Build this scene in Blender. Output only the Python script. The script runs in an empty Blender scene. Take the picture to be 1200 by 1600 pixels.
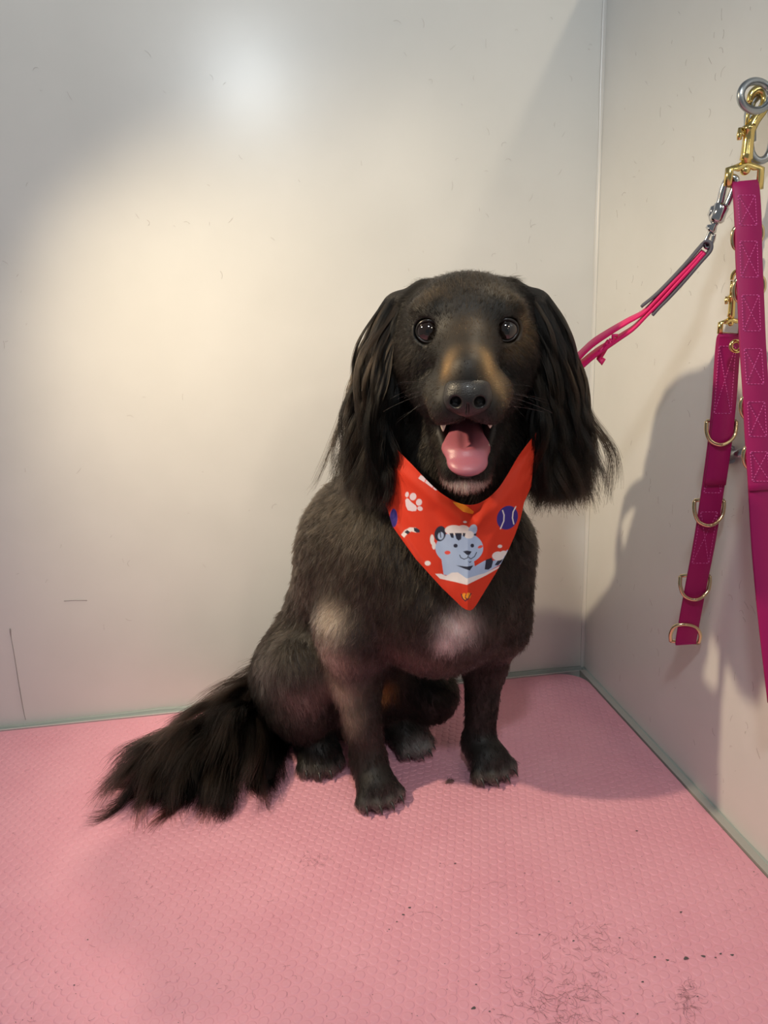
import bpy, bmesh, math, random
import numpy as np
from mathutils import Matrix, Vector, kdtree

# ------------------------------------------------------------------ camera, world, lights, exposure
S = bpy.context.scene
COL = S.collection
RNG = np.random.default_rng(7)
random.seed(7)
FOC, CAM_H, PITCH, ROLL = 1155.0, 0.48, math.radians(14), math.radians(2)
_fw = np.array([0, math.cos(PITCH), -math.sin(PITCH)])
_rt = np.array([1.0, 0, 0])
_dn = np.array([0, -math.sin(PITCH), -math.cos(PITCH)])
CX = math.cos(ROLL) * _rt + math.sin(ROLL) * _dn
CY = -math.sin(ROLL) * _rt + math.cos(ROLL) * _dn
cam_data = bpy.data.cameras.new('camera')
cam = bpy.data.objects.new('camera', cam_data)
COL.objects.link(cam)
cam_data.sensor_fit = 'HORIZONTAL'
cam_data.sensor_width = 36
cam_data.lens = FOC / 1200 * 36
cam_data.clip_start = 0.01
M = Matrix.Identity(4)
for i in range(3):
    M[i][0], M[i][1], M[i][2] = CX[i], -CY[i], -_fw[i]
M[2][3] = CAM_H
cam.matrix_world = M
S.camera = cam

S.view_settings.view_transform = 'Standard'
S.view_settings.look = 'None'
S.view_settings.exposure = 0.0
S.view_settings.gamma = 1
S.view_settings.use_curve_mapping = False

world = bpy.data.worlds.new('world')
S.world = world
world.use_nodes = True
world.node_tree.nodes['Background'].inputs[0].default_value = (0.80, 0.85, 0.90, 1)
world.node_tree.nodes['Background'].inputs[1].default_value = 0.19


def lamp(name, loc, energy, color, size, aim=None, cone=150):
    l = bpy.data.lights.new(name, 'SPOT' if aim else 'POINT')
    l.energy, l.color, l.shadow_soft_size = energy, color, size
    o = bpy.data.objects.new(name, l)
    o.location = loc
    if aim:
        l.spot_size, l.spot_blend = math.radians(cone), 1.0
        o.rotation_euler = (Vector(aim) - Vector(loc)).to_track_quat('-Z', 'Y').to_euler()
    COL.objects.link(o)
    return o


WARM = (1.0, 0.80, 0.54)
lamp('ceiling_lamp', (0.0, -0.06, 1.03), 11.0, (0.92, 0.98, 1.0), 0.045)                       # white, above and behind the camera
lamp('spot_lamp', (-0.46, 0.50, 0.76), 19.5, WARM, 0.014, (0.22, 0.87, 0.08), 97)           # warm, close at the left
lamp('warm_lamp', (0.45, -0.25, 0.95), 4.0, (1.0, 0.86, 0.66), 0.04)                                       # warm, at the right in front
lamp('warm_lamp', (0.775, 0.87, 1.80), 44.0, (1.0, 0.84, 0.62), 0.05)                                      # warm, over the right wall


# ------------------------------------------------------------------ helpers: points
def ray(px, py):
    return CX * (px - 600) / FOC + CY * (py - 800) / FOC + _fw


def P(px, py, Y):                       # the point at forward distance Y
    d = ray(px, py)
    return d * (Y / d[1]) + np.array([0, 0, CAM_H])


def G(px, py, z=0.0):                   # the point at height z
    d = ray(px, py)
    return d * ((CAM_H - z) / -d[2]) + np.array([0, 0, CAM_H])


PSI = math.radians(8.1)                 # the booth is turned a little against the camera
BU = np.array([math.cos(PSI), math.sin(PSI), 0])       # along the back wall, to the right
RU = np.array([math.sin(PSI), -math.cos(PSI), 0])      # along the right wall, to the camera
CORNER = np.array([0.2765, 0.969, 0.0])


def W(px, py, off=0.0):                 # the point off metres in front of the right wall
    d = ray(px, py)
    o = np.array([0, 0, CAM_H])
    t = ((CORNER - o) @ BU - off) / (d @ BU)
    return o + d * t


def nrm(v):
    v = np.asarray(v, float)
    return v / np.maximum(np.linalg.norm(v, axis=-1, keepdims=True), 1e-9)


def catmull(pts, n):
    p = np.array(pts, float)
    p = np.vstack([2 * p[0] - p[1], p, 2 * p[-1] - p[-2]])
    out = []
    for i in range(1, len(p) - 2):
        for t in np.linspace(0, 1, n, endpoint=False):
            a, b, c, d = p[i - 1:i + 3]
            out.append(.5 * (2 * b + (c - a) * t + (2 * a - 5 * b + 4 * c - d) * t * t + (3 * b - a - 3 * c + d) * t ** 3))
    out.append(p[-2])
    return np.array(out)


# ------------------------------------------------------------------ helpers: objects
def link(name, mesh, mat=None, parent=None):
    o = bpy.data.objects.new(name, mesh)
    COL.objects.link(o)
    if mat is not None:
        mesh.materials.append(mat)
    if parent is not None:
        o.parent = parent
        o.matrix_parent_inverse = parent.matrix_basis.inverted()
    return o


def tag(o, label=None, cat=None, group=None, kind=None):
    for k, v in (('label', label), ('category', cat), ('group', group), ('kind', kind)):
        if v:
            o[k] = v
    return o


def thing(name, loc, label, cat, group=None):
    o = bpy.data.objects.new(name, None)
    o.empty_display_size = 0.02
    o.location = [float(v) for v in loc]
    COL.objects.link(o)
    return tag(o, label, cat, group)


def mesh_np(name, v, f, mat=None, parent=None, smooth=True):
    me = bpy.data.meshes.new(name)
    v = np.asarray(v, np.float32)
    if isinstance(f, np.ndarray):
        k = f.shape[1]
        me.vertices.add(len(v))
        me.vertices.foreach_set('co', v.ravel())
        me.loops.add(f.size)
        me.loops.foreach_set('vertex_index', f.astype(np.int32).ravel())
        me.polygons.add(len(f))
        me.polygons.foreach_set('loop_start', np.arange(0, f.size, k, dtype=np.int32))
        me.update(calc_edges=True)
    else:
        me.from_pydata([tuple(map(float, p)) for p in v], [], f)
        me.update()
    me.polygons.foreach_set('use_smooth', np.full(len(me.polygons), smooth))
    return link(name, me, mat, parent)


class MB:
    """collects vertices and faces of one mesh"""
    def __init__(self):
        self.v, self.f, self.n = [], [], 0

    def add(self, v, f):
        self.v.append(np.asarray(v, float).reshape(-1, 3))
        self.f += [tuple(int(i) + self.n for i in q) for q in f]
        self.n += len(self.v[-1])
        return self

    def build(self, name, mat, parent=None, smooth=True, sharp=None):
        o = mesh_np(name, np.vstack(self.v), self.f, mat, parent, smooth)
        if sharp:
            o.data.set_sharp_from_angle(angle=math.radians(sharp))
        return o

    def tube(self, pts, r, n=12, closed=False, flat=1.0, up=None):
        pts = np.asarray(pts, float)
        m = len(pts)
        r = np.broadcast_to(np.asarray(r, float), (m,))
        T = nrm(np.roll(pts, -1, 0) - np.roll(pts, 1, 0)) if closed else nrm(np.gradient(pts, axis=0))
        u = np.array([0.3, 0.2, 0.9]) if up is None else np.asarray(up, float)
        V = []
        for i in range(m):
            s = nrm(u - T[i] * (u @ T[i]))
            w = np.cross(T[i], s)
            if up is None:
                u = s
            for k in range(n):
                a = 2 * math.pi * k / n
                V.append(pts[i] + r[i] * (s * math.cos(a) + w * math.sin(a) * flat))
        F = []
        for i in range(m if closed else m - 1):
            j = (i + 1) % m
            for k in range(n):
                l = (k + 1) % n
                F.append((i * n + k, i * n + l, j * n + l, j * n + k))
        if not closed:
            F.append(tuple(range(n - 1, -1, -1)))
            F.append(tuple((m - 1) * n + k for k in range(n)))
        return self.add(V, F)

    def band(self, pts, side, w, t, bev=0.25):
        """a strap: width w along side, thickness t, rounded edges"""
        pts = np.asarray(pts, float)
        m = len(pts)
        side = np.broadcast_to(np.asarray(side, float), (m, 3))
        w = np.broadcast_to(np.asarray(w, float), (m,))
        T = nrm(np.gradient(pts, axis=0))
        V = []
        b = t * bev
        for i in range(m):
            s = nrm(side[i] - T[i] * (side[i] @ T[i]))
            nn = np.cross(T[i], s)
            x, y = w[i] / 2, t / 2
            for (a, c) in ((-x, -y + b), (-x + b, -y), (x - b, -y), (x, -y + b), (x, y - b), (x - b, y), (-x + b, y), (-x, y - b)):
                V.append(pts[i] + s * a + nn * c)
        F = []
        for i in range(m - 1):
            for k in range(8):
                l = (k + 1) % 8
                F.append((i * 8 + k, i * 8 + l, (i + 1) * 8 + l, (i + 1) * 8 + k))
        F.append(tuple(range(7, -1, -1)))
        F.append(tuple((m - 1) * 8 + k for k in range(8)))
        return self.add(V, F)

    def box(self, c, ax, half):
        ax = np.asarray(ax, float)
        V = [np.asarray(c) + sum(ax[i] * half[i] * s[i] for i in range(3)) for s in
             [(a, b, d) for a in (-1, 1) for b in (-1, 1) for d in (-1, 1)]]
        return self.add(V, [(0, 1, 3, 2), (4, 6, 7, 5), (0, 4, 5, 1), (2, 3, 7, 6), (0, 2, 6, 4), (1, 5, 7, 3)])

    def ball(self, c, ax, rad, nu=16, nv=10):
        ax = np.asarray(ax, float)
        V, F = [], []
        for j in range(nv + 1):
            th = math.pi * j / nv
            for i in range(nu):
                ph = 2 * math.pi * i / nu
                q = (math.sin(th) * math.cos(ph), math.sin(th) * math.sin(ph), math.cos(th))
                V.append(np.asarray(c) + sum(ax[k] * q[k] * rad[k] for k in range(3)))
        for j in range(nv):
            for i in range(nu):
                l = (i + 1) % nu
                F.append((j * nu + i, j * nu + l, (j + 1) * nu + l, (j + 1) * nu + i)[::-1])
        return self.add(V, F)


EYE3 = np.eye(3)


# ------------------------------------------------------------------ helpers: materials
def mat(name, color=(0.5, 0.5, 0.5), rough=0.5, metal=0.0, **kw):
    m = bpy.data.materials.new(name)
    m.use_nodes = True
    b = m.node_tree.nodes['Principled BSDF']
    b.inputs['Base Color'].default_value = (*color, 1)
    b.inputs['Roughness'].default_value = rough
    b.inputs['Metallic'].default_value = metal
    for k, v in kw.items():
        b.inputs[k.replace('_', ' ')].default_value = v
    return m


def node(m, kind, **kw):
    n = m.node_tree.nodes.new(kind)
    for k, v in kw.items():
        setattr(n, k, v)
    return n


def wire(m, a, b):
    m.node_tree.links.new(a, b)


def noise_bump(m, scale, strength, dist=0.001, detail=3.0, stretch=None):
    b = m.node_tree.nodes['Principled BSDF']
    tc = node(m, 'ShaderNodeTexCoord')
    nz = node(m, 'ShaderNodeTexNoise')
    nz.inputs['Scale'].default_value = scale
    nz.inputs['Detail'].default_value = detail
    src = tc.outputs['Object']
    if stretch:
        mp = node(m, 'ShaderNodeMapping')
        mp.inputs['Scale'].default_value = stretch
        wire(m, src, mp.inputs[0])
        src = mp.outputs[0]
    wire(m, src, nz.inputs['Vector'])
    bp = node(m, 'ShaderNodeBump')
    bp.inputs['Strength'].default_value = strength
    bp.inputs['Distance'].default_value = dist
    wire(m, nz.outputs['Fac'], bp.inputs['Height'])
    wire(m, bp.outputs[0], b.inputs['Normal'])
    return nz


def vary(m, nz_scale, c0, c1, lo=0.35, hi=0.65, detail=4.0, stretch=(1, 1, 1)):
    b = m.node_tree.nodes['Principled BSDF']
    tc = node(m, 'ShaderNodeTexCoord')
    mp = node(m, 'ShaderNodeMapping')
    mp.inputs['Scale'].default_value = stretch
    nz = node(m, 'ShaderNodeTexNoise')
    nz.inputs['Scale'].default_value = nz_scale
    nz.inputs['Detail'].default_value = detail
    cr = node(m, 'ShaderNodeValToRGB')
    cr.color_ramp.elements[0].position, cr.color_ramp.elements[1].position = lo, hi
    cr.color_ramp.elements[0].color, cr.color_ramp.elements[1].color = (*c0, 1), (*c1, 1)
    wire(m, tc.outputs['Object'], mp.inputs[0])
    wire(m, mp.outputs[0], nz.inputs['Vector'])
    wire(m, nz.outputs['Fac'], cr.inputs[0])
    wire(m, cr.outputs[0], b.inputs['Base Color'])
    return cr


def attr_color(m, name):
    a = node(m, 'ShaderNodeAttribute', attribute_name=name)
    wire(m, a.outputs['Color'], m.node_tree.nodes['Principled BSDF'].inputs['Base Color'])
    return a


M_WALL = mat('white_panel', (0.78, 0.78, 0.76), 0.29, Specular_IOR_Level=0.5)
noise_bump(M_WALL, 60, 0.05, 0.001, 5)
vary(M_WALL, 9, (0.725, 0.735, 0.71), (0.775, 0.785, 0.76), 0.3, 0.7, 8)
M_RUBBER = mat('pink_rubber', (0.80, 0.38, 0.48), 0.42, Specular_IOR_Level=0.4)
vary(M_RUBBER, 14, (0.76, 0.345, 0.44), (0.81, 0.39, 0.485), 0.3, 0.7, 6)
M_TRIM = mat('grey_trim', (0.43, 0.425, 0.40), 0.4)
M_CAULK = mat('grey_sealant', (0.40, 0.45, 0.435), 0.55)
M_ALU = mat('white_metal_edge', (0.75, 0.76, 0.75), 0.3, 0.5)
M_DARK = mat('dark_gap', (0.05, 0.02, 0.025), 0.7)
M_STEEL = mat('galvanised_steel', (0.42, 0.45, 0.47), 0.33, 1.0)
noise_bump(M_STEEL, 900, 0.12, 0.0004)
M_CHROME = mat('chrome', (0.62, 0.62, 0.63), 0.10, 1.0)
M_BRASS = mat('brass', (0.80, 0.62, 0.24), 0.20, 1.0)
noise_bump(M_BRASS, 500, 0.10, 0.0004)
M_PALE_BRASS = mat('pale_brass', (0.74, 0.60, 0.36), 0.18, 1.0)
M_MAGENTA = mat('magenta_strap', (0.33, 0.006, 0.105), 0.45, Specular_IOR_Level=0.3)
noise_bump(M_MAGENTA, 700, 0.12, 0.0004)
M_THREAD = mat('magenta_thread', (0.62, 0.09, 0.34), 0.7)
M_PINK = mat('pink_webbing', (0.78, 0.012, 0.16), 0.5)
noise_bump(M_PINK, 900, 0.3, 0.0005)
M_SLEEVE = mat('grey_sleeve', (0.10, 0.10, 0.13), 0.55)
M_STAIN = mat('grey_fleck', (0.10, 0.085, 0.09), 0.6)
M_LOOSE = mat('loose_hair', (0.16, 0.09, 0.09), 0.5)

# ------------------------------------------------------------------ setting


def slab(name, c, ax, half, m, kind='structure'):
    o = MB().box(c, ax, half).build(name, m, None, smooth=False)
    return tag(o, kind=kind)


ZU = np.array([0, 0, 1.0])


def B(a, b, z=0.0):                     # booth coordinates: a to the left of the right wall, b out from the back wall
    return CORNER - BU * a + RU * b + ZU * z


wb = slab('wall_back', B(0.70, -0.02, 0.40), (BU, RU, ZU), (0.72, 0.02, 0.50), M_WALL)
wr = slab('wall_right', B(-0.02, 0.50, 0.40), (BU, RU, ZU), (0.02, 0.50, 0.50), M_WALL)
fl = slab('floor', B(0.69, 0.50, -0.020), (BU, RU, ZU), (0.71, 0.50, 0.012), M_TRIM)
# sealant fillets where the walls meet the table top, and the white cover strip up the corner


def fillet(name, p0, p1, d1, d2, r, m):
    V, F = [], []
    ts = np.linspace(0, 1, 24)
    for t in ts:
        o = p0 * (1 - t) + p1 * t
        rr = r * (1 + 0.15 * math.sin(t * 31) + 0.1 * math.sin(t * 77))
        row = [o + d1 * rr + d2 * 0.0003]
        for k in range(1, 5):
            a = k / 5 * math.pi / 2
            row.append(o + d1 * rr * (1 - math.sin(a)) + d2 * rr * (1 - math.cos(a)) + (d1 + d2) * 0.0003)
        row.append(o + d2 * rr + d1 * 0.0003)
        row.append(o)
        V += row
    n = 7
    for i in range(len(ts) - 1):
        for k in range(n):
            l = (k + 1) % n
            F.append((i * n + k, i * n + l, (i + 1) * n + l, (i + 1) * n + k))
    return tag(MB().add(V, F).build(name, m), kind='structure')


fillet('trim_1', B(0.0, 0, -0.008), B(1.35, 0, -0.008), RU, ZU, 0.0105, M_CAULK)
fillet('trim_2', B(0, 0.0, 0.0), B(0, 0.95, 0.0), -BU, ZU, 0.0030, M_CAULK)
tag(MB().box(B(0.0050, 0.475, -0.0032), (BU, RU, ZU), (0.0040, 0.465, 0.0044)).build('trim_5', M_TRIM, smooth=False), kind='structure')
fillet('trim_3', B(0, 0, 0), B(0, 0, 0.90), -BU, RU, 0.004, M_WALL)
tag(MB().box(B(0.70, 0.0106, -0.0035), (BU, RU, ZU), (0.69, 0.0009, 0.0045)).build('trim_4', M_ALU, smooth=False), kind='structure')

# the pink rubber mat: a rounded back corner, round studs all over it
M0A, M0B, MR = 0.0105, 0.0125, 0.036


def mat_outline(off=0.0):
    pts = [(1.30, M0B + off), (0.9, M0B + off), (0.5, M0B + off)]
    for k in range(13):
        t = k / 12 * math.pi / 2
        pts.append((M0A + MR - (MR - off) * math.sin(t), M0B + MR - (MR - off) * math.cos(t)))
    pts += [(M0A + off, 0.3), (M0A + off, 0.80), (1.30, 0.80)]
    return pts


def prism(name, outline, z0, z1, m, parent=None, bev=0.0):
    bm = bmesh.new()
    vs = [bm.verts.new(B(a, b, z0)) for a, b in outline]
    f = bm.faces.new(vs)
    bm.normal_update()
    if f.normal.z < 0:
        f.normal_flip()
    top = bmesh.ops.extrude_face_region(bm, geom=[f])
    tv = [e for e in top['geom'] if isinstance(e, bmesh.types.BMVert)]
    for v in tv:
        v.co.z = z1
    bmesh.ops.recalc_face_normals(bm, faces=bm.faces)
    if bev:
        ed = [e for e in bm.edges if all(abs(v.co.z - z1) < 1e-6 for v in e.verts)]
        bmesh.ops.bevel(bm, geom=ed, offset=bev, segments=2, affect='EDGES', profile=0.5)
    me = bpy.data.meshes.new(name)
    bm.to_mesh(me)
    bm.free()
    return link(name, me, m, parent)


rubber = thing('rubber_mat', B(0.5, 0.4, -0.008), 'pink rubber mat with small round studs covering the table top', 'mat')
prism('sheet', mat_outline(), -0.0078, 0.0, M_RUBBER, rubber, 0.0008)
prism('edge_gap', mat_outline(-0.0013), -0.0079, -0.0025, M_DARK, rubber)
# studs: low discs with rounded shoulders, staggered
SP, SR = 0.0091, 0.0036
V0 = [(0, 0, 0.00040)]
for rr, zz in ((0.62, 0.00048), (0.86, 0.00052), (1.0, 0.00034), (1.12, -0.0001)):
    V0 += [(SR * rr * math.cos(2 * math.pi * k / 12), SR * rr * math.sin(2 * math.pi * k / 12), zz) for k in range(12)]
F0 = []
V0 = np.array(V0)
Q0 = [(0, 0, 1 + k, 1 + (k + 1) % 12) for k in range(12)]
for j in range(3):
    for k in range(12):
        l = (k + 1) % 12
        Q0.append((1 + j * 12 + k, 1 + (j + 1) * 12 + k, 1 + (j + 1) * 12 + l, 1 + j * 12 + l))
T0 = np.array([t for q in Q0 for t in (((q[1], q[2], q[3]),) if q[0] == q[1] else ((q[0], q[1], q[2]), (q[0], q[2], q[3])))])
cen = []
ang = math.radians(14)
for i in range(-140, 141):
    for j in range(-140, 141):
        x, y = (i + 0.5 * (j % 2)) * SP, j * SP * 0.866
        a, b = 0.5 + x * math.cos(ang) - y * math.sin(ang), 0.35 + x * math.sin(ang) + y * math.cos(ang)
        if not (M0A + 0.006 < a < 0.98 and M0B + 0.006 < b < 0.62):
            continue
        if a < M0A + MR and b < M0B + MR and math.hypot(a - M0A - MR, b - M0B - MR) > MR - 0.006:
            continue
        cen.append(B(a, b, 0))
cen = np.array(cen)
jit = RNG.normal(0, 0.00025, (len(cen), 1, 3)) * np.array([1, 1, 0])
hs = RNG.uniform(0.75, 1.15, (len(cen), 1, 1))
AV = cen[:, None, :] + jit + V0[None] * np.concatenate([np.ones_like(hs), np.ones_like(hs), hs], 2)
AF = (T0[None] + (np.arange(len(cen)) * len(V0))[:, None, None]).reshape(-1, 3)
tag(mesh_np('stud', AV.reshape(-1, 3), AF, M_RUBBER, rubber), kind='stuff')

# ------------------------------------------------------------------ implicit surfaces
def cap(a, b, ra, rb, k=0.012, reg=0, flat=None):
    """tapered limb; flat = (axis, factor) squeezes it along axis"""
    return dict(t='c', a=np.array(a, float), b=np.array(b, float), ra=ra, rb=rb, k=k, reg=reg, flat=flat, sub=False)


def ell(c, rad, R=EYE3, k=0.012, reg=0):
    return dict(t='e', c=np.array(c, float), rad=np.array(rad, float), R=np.asarray(R, float), k=k, reg=reg, sub=False)


def sub(d):
    d['sub'] = True
    return d


def pdist(p, q):
    if q['t'] == 'c':
        if q['flat'] is not None:
            ax, s = np.asarray(q['flat'][0], float), q['flat'][1]
            mid = (q['a'] + q['b']) / 2
            w = (p - mid) @ ax
            p = p + (w * (s - 1))[:, None] * ax
            ab = q['b'] - q['a']
            ab = ab + (ab @ ax) * (s - 1) * ax
            a = mid - ab / 2
        else:
            a, ab = q['a'], q['b'] - q['a']
        d = p - a
        t = np.clip((d @ ab) / (ab @ ab), 0, 1)
        r = np.linalg.norm(d - t[:, None] * ab, axis=1) - (q['ra'] + (q['rb'] - q['ra']) * t)
        return r / (q['flat'][1] if q['flat'] is not None else 1.0) ** 0.5
    l = (p - q['c']) @ q['R'].T
    k0 = np.linalg.norm(l / q['rad'], axis=1)
    k1 = np.linalg.norm(l / q['rad'] ** 2, axis=1)
    return np.where(k1 > 1e-6, k0 * (k0 - 1) / np.maximum(k1, 1e-6), -q['rad'].min())


def field(p, prims, want_reg=False):
    p = np.asarray(p, np.float64)
    D = np.full(len(p), 1.0)
    best = np.full(len(p), 9.0)
    reg = np.zeros(len(p), np.int32)
    for q in prims:
        d = pdist(p, q)
        k = q['k']
        if q['sub']:
            h = np.clip(0.5 - 0.5 * (D + d) / k, 0, 1)
            D = D * (1 - h) - d * h + k * h * (1 - h)
            continue
        if want_reg:
            m = d < best
            best[m] = d[m]
            reg[m] = q['reg']
        h = np.clip(0.5 + 0.5 * (D - d) / k, 0, 1)
        D = D * (1 - h) + d * h - k * h * (1 - h)
    return (D, reg) if want_reg else D


def grad(p, prims, e=0.0012):
    g = np.zeros((len(p), 3))
    for i in range(3):
        o = np.zeros(3)
        o[i] = e
        g[:, i] = field(p + o, prims) - field(p - o, prims)
    return nrm(g)


def surface(prims, lo, hi, h, fine=None):
    """surface nets, evaluated in a narrow band only"""
    lo, hi = np.array(lo, float), np.array(hi, float)
    C = 4
    n = (np.ceil((hi - lo) / (h * C)).astype(int) + 1) * C + 1
    cn = (n - 1) // C + 1
    ax = [lo[i] + np.arange(cn[i]) * h * C for i in range(3)]
    cp = np.stack(np.meshgrid(*ax, indexing='ij'), -1).reshape(-1, 3)
    cd = field(cp, prims).reshape(cn)
    D = np.empty(n, np.float32)
    D[:] = np.repeat(np.repeat(np.repeat(cd, C, 0), C, 1), C, 2)[:n[0], :n[1], :n[2]]
    act = np.abs(cd) < h * C * 2.6
    A = np.repeat(np.repeat(np.repeat(act, C, 0), C, 1), C, 2)[:n[0], :n[1], :n[2]]
    A2 = A.copy()
    for i in range(3):
        A2 |= np.roll(A, C, i) | np.roll(A, -C, i)
    idx = np.argwhere(A2 & (np.abs(D) < h * C * 3.2))
    for s in range(0, len(idx), 400000):
        q = idx[s:s + 400000]
        D[q[:, 0], q[:, 1], q[:, 2]] = field(lo + q * h, prims)
    sg = D < 0
    cell = np.zeros(n - 1, np.int8)
    for a in (0, 1):
        for b in (0, 1):
            for c in (0, 1):
                cell += sg[a:n[0] - 1 + a, b:n[1] - 1 + b, c:n[2] - 1 + c]
    ci = np.argwhere((cell > 0) & (cell < 8))
    vid = np.full(n - 1, -1, np.int32)
    vid[ci[:, 0], ci[:, 1], ci[:, 2]] = np.arange(len(ci))
    acc = np.zeros((len(ci), 3))
    cnt = np.zeros(len(ci))
    cor = [(a, b, c) for a in (0, 1) for b in (0, 1) for c in (0, 1)]
    val = {o: D[ci[:, 0] + o[0], ci[:, 1] + o[1], ci[:, 2] + o[2]] for o in cor}
    for o in cor:
        for i in range(3):
            if o[i] == 0:
                o2 = tuple(o[j] + (1 if j == i else 0) for j in range(3))
                a, b = val[o], val[o2]
                m = (a < 0) != (b < 0)
                t = np.where(m, a / np.where(m, a - b, 1), 0)
                pt = np.array(o, float) + np.eye(3)[i] * t[:, None]
                acc[m] += pt[m]
                cnt[m] += 1
    V = lo + (ci + acc / cnt[:, None]) * h
    F = []
    for i in range(3):
        j, k = (i + 1) % 3, (i + 2) % 3
        sl0 = [slice(1, n[t] - 1) for t in range(3)]
        sl1 = list(sl0)
        sl0[i] = slice(0, n[i] - 1)
        sl1[i] = slice(1, n[i])
        s0, s1 = sg[tuple(sl0)], sg[tuple(sl1)]
        off = np.array([1, 1, 1])
        off[i] = 0
        for up in (True, False):
            e = np.argwhere(s0 & ~s1 if up else ~s0 & s1) + off
            if not len(e):
                continue
            def vv(dj, dk):
                w = e.copy()
                w[:, j] += dj
                w[:, k] += dk
                return vid[w[:, 0], w[:, 1], w[:, 2]]
            q = np.stack([vv(-1, -1), vv(0, -1), vv(0, 0), vv(-1, 0)], 1)
            F.append(q if up else q[:, ::-1])
    F = np.vstack(F)
    F = F[(F >= 0).all(1)]
    g = grad(V, prims)                  # one Newton step onto the surface
    d = field(V, prims)
    V = V - g * np.clip(d, -h, h)[:, None] * 0.8
    return V, F


# ------------------------------------------------------------------ the dog: body
HO = np.array([0.076, 0.655, 0.477])                      # head frame: right in view, up, towards the nose
HF = nrm(np.array([-0.10, -0.99, -0.06]))
HR = nrm(np.cross(HF, np.array([0.02, 0, 1.0])) * -1)
HU = np.cross(HF, HR) * 1.0
if HU[2] < 0:
    HU = -HU
if HR[0] < 0:
    HR = -HR
HB = np.array([HR, HU, HF])


def H(r, u, f):
    return HO + HR * r + HU * u + HF * f


BODY, HEAD, EAR_A, EAR_B, TAIL, LEG_A, LEG_B, PAW, HIND, LIP = range(10)
D = []
# trunk
D += [ell((-0.057, 0.815, 0.090), (0.076, 0.078, 0.086), k=0.03),
      cap((-0.050, 0.800, 0.13), (-0.001, 0.745, 0.265), 0.078, 0.077, 0.03),
      ell((0.050, 0.702, 0.224), (0.076, 0.080, 0.089), k=0.03),
      ell((-0.028, 0.747, 0.250), (0.060, 0.058, 0.068), k=0.03),
      cap((0.035, 0.720, 0.28), (0.070, 0.690, 0.36), 0.074, 0.058, 0.03),
      cap((0.075, 0.690, 0.34), (0.078, 0.675, 0.44), 0.056, 0.052, 0.03)]
# right shoulder and fore leg (left in the view), then the left one
D += [cap((0.000, 0.695, 0.265), (-0.028, 0.695, 0.19), 0.046, 0.036, 0.025, LEG_A),
      cap(P(548, 985, 0.690), P(553, 1060, 0.712), 0.034, 0.026, 0.02, LEG_A),
      cap(P(556, 1060, 0.705), P(577, 1195, 0.690), 0.0235, 0.0165, 0.012, LEG_A),
      cap((0.105, 0.705, 0.265), (0.112, 0.715, 0.18), 0.044, 0.034, 0.025, LEG_B),
      cap(P(770, 975, 0.722), P(757, 1040, 0.748), 0.031, 0.023, 0.02, LEG_B),
      cap(P(757, 1040, 0.742), P(748, 1165, 0.735), 0.0200, 0.0158, 0.012, LEG_B)]


def paw(wrist, toe_mid, width, reg, toes=4, hgt=0.013):
    w, t = np.array(wrist, float), np.array(toe_mid, float)
    w0 = np.array([w[0], w[1], 0.016])
    ax = nrm((t - w0) * [1, 1, 0])
    sd = np.array([-ax[1], ax[0], 0])
    L = np.linalg.norm((t - w0)[:2])
    out = [cap(w, w0 + ax * L * 0.35 + ZU * 0.006, 0.017, 0.0175, 0.012, reg),
           ell(w0 + ax * L * 0.48 + ZU * 0.003, (width * 0.50, L * 0.42, 0.018), np.array([sd, ax, ZU]), 0.008, reg)]
    tips = []
    for i in range(toes):
        s = (i - (toes - 1) / 2) / ((toes - 1) / 2)
        reach = L * (1.0 - 0.16 * s * s)
        a = w0 + ax * L * 0.55 + sd * s * width * 0.28 + ZU * 0.004
        b = w0 + ax * (reach - 0.0065) + sd * s * width * 0.46
        b[2] = 0.0115
        out.append(cap(a, b, 0.0098, 0.0084, 0.0025, reg))
        tips.append((b + ax * 0.007, nrm(ax + sd * s * 0.15), reg))
    return out, tips


CLAWS = []
for wr_, toe, wd, rg in ((P(577, 1192, 0.690), G(603, 1272), 0.042, PAW), (P(748, 1162, 0.735), G(783, 1229), 0.044, PAW),
                         (P(487, 1168, 0.775) * [1, 1, 0] + [0, 0, 0.03], G(508, 1221), 0.040, HIND),
                         (P(610, 1150, 0.80) * [1, 1, 0] + [0, 0, 0.028], G(664, 1189), 0.038, HIND)):
    a_, b_ = paw(wr_, toe, wd, rg)
    D += a_
    CLAWS += b_
# hind legs: thigh, knee, shank down to the hock, foot
D += [ell((-0.104, 0.775, 0.092), (0.044, 0.062, 0.066), k=0.022, reg=HIND),
      cap((-0.110, 0.785, 0.095), P(470, 1040, 0.725), 0.048, 0.033, 0.02, HIND),
      cap(P(470, 1050, 0.725), P(478, 1120, 0.735), 0.030, 0.021, 0.015, HIND),
      cap(P(478, 1115, 0.735), (-0.105, 0.81, 0.03), 0.022, 0.018, 0.012, HIND),
      cap((-0.105, 0.81, 0.028), (-0.080, 0.74, 0.022), 0.019, 0.018, 0.012, HIND),
      ell((-0.005, 0.815, 0.085), (0.052, 0.060, 0.062), k=0.022, reg=HIND),
      cap((0.00, 0.81, 0.085), P(672, 1085, 0.78), 0.046, 0.030, 0.02, HIND),
      cap(P(672, 1085, 0.78), (0.005, 0.85, 0.035), 0.028, 0.019, 0.012, HIND),
      cap((0.005, 0.85, 0.028), (0.020, 0.77, 0.022), 0.019, 0.018, 0.012, HIND)]
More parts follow.
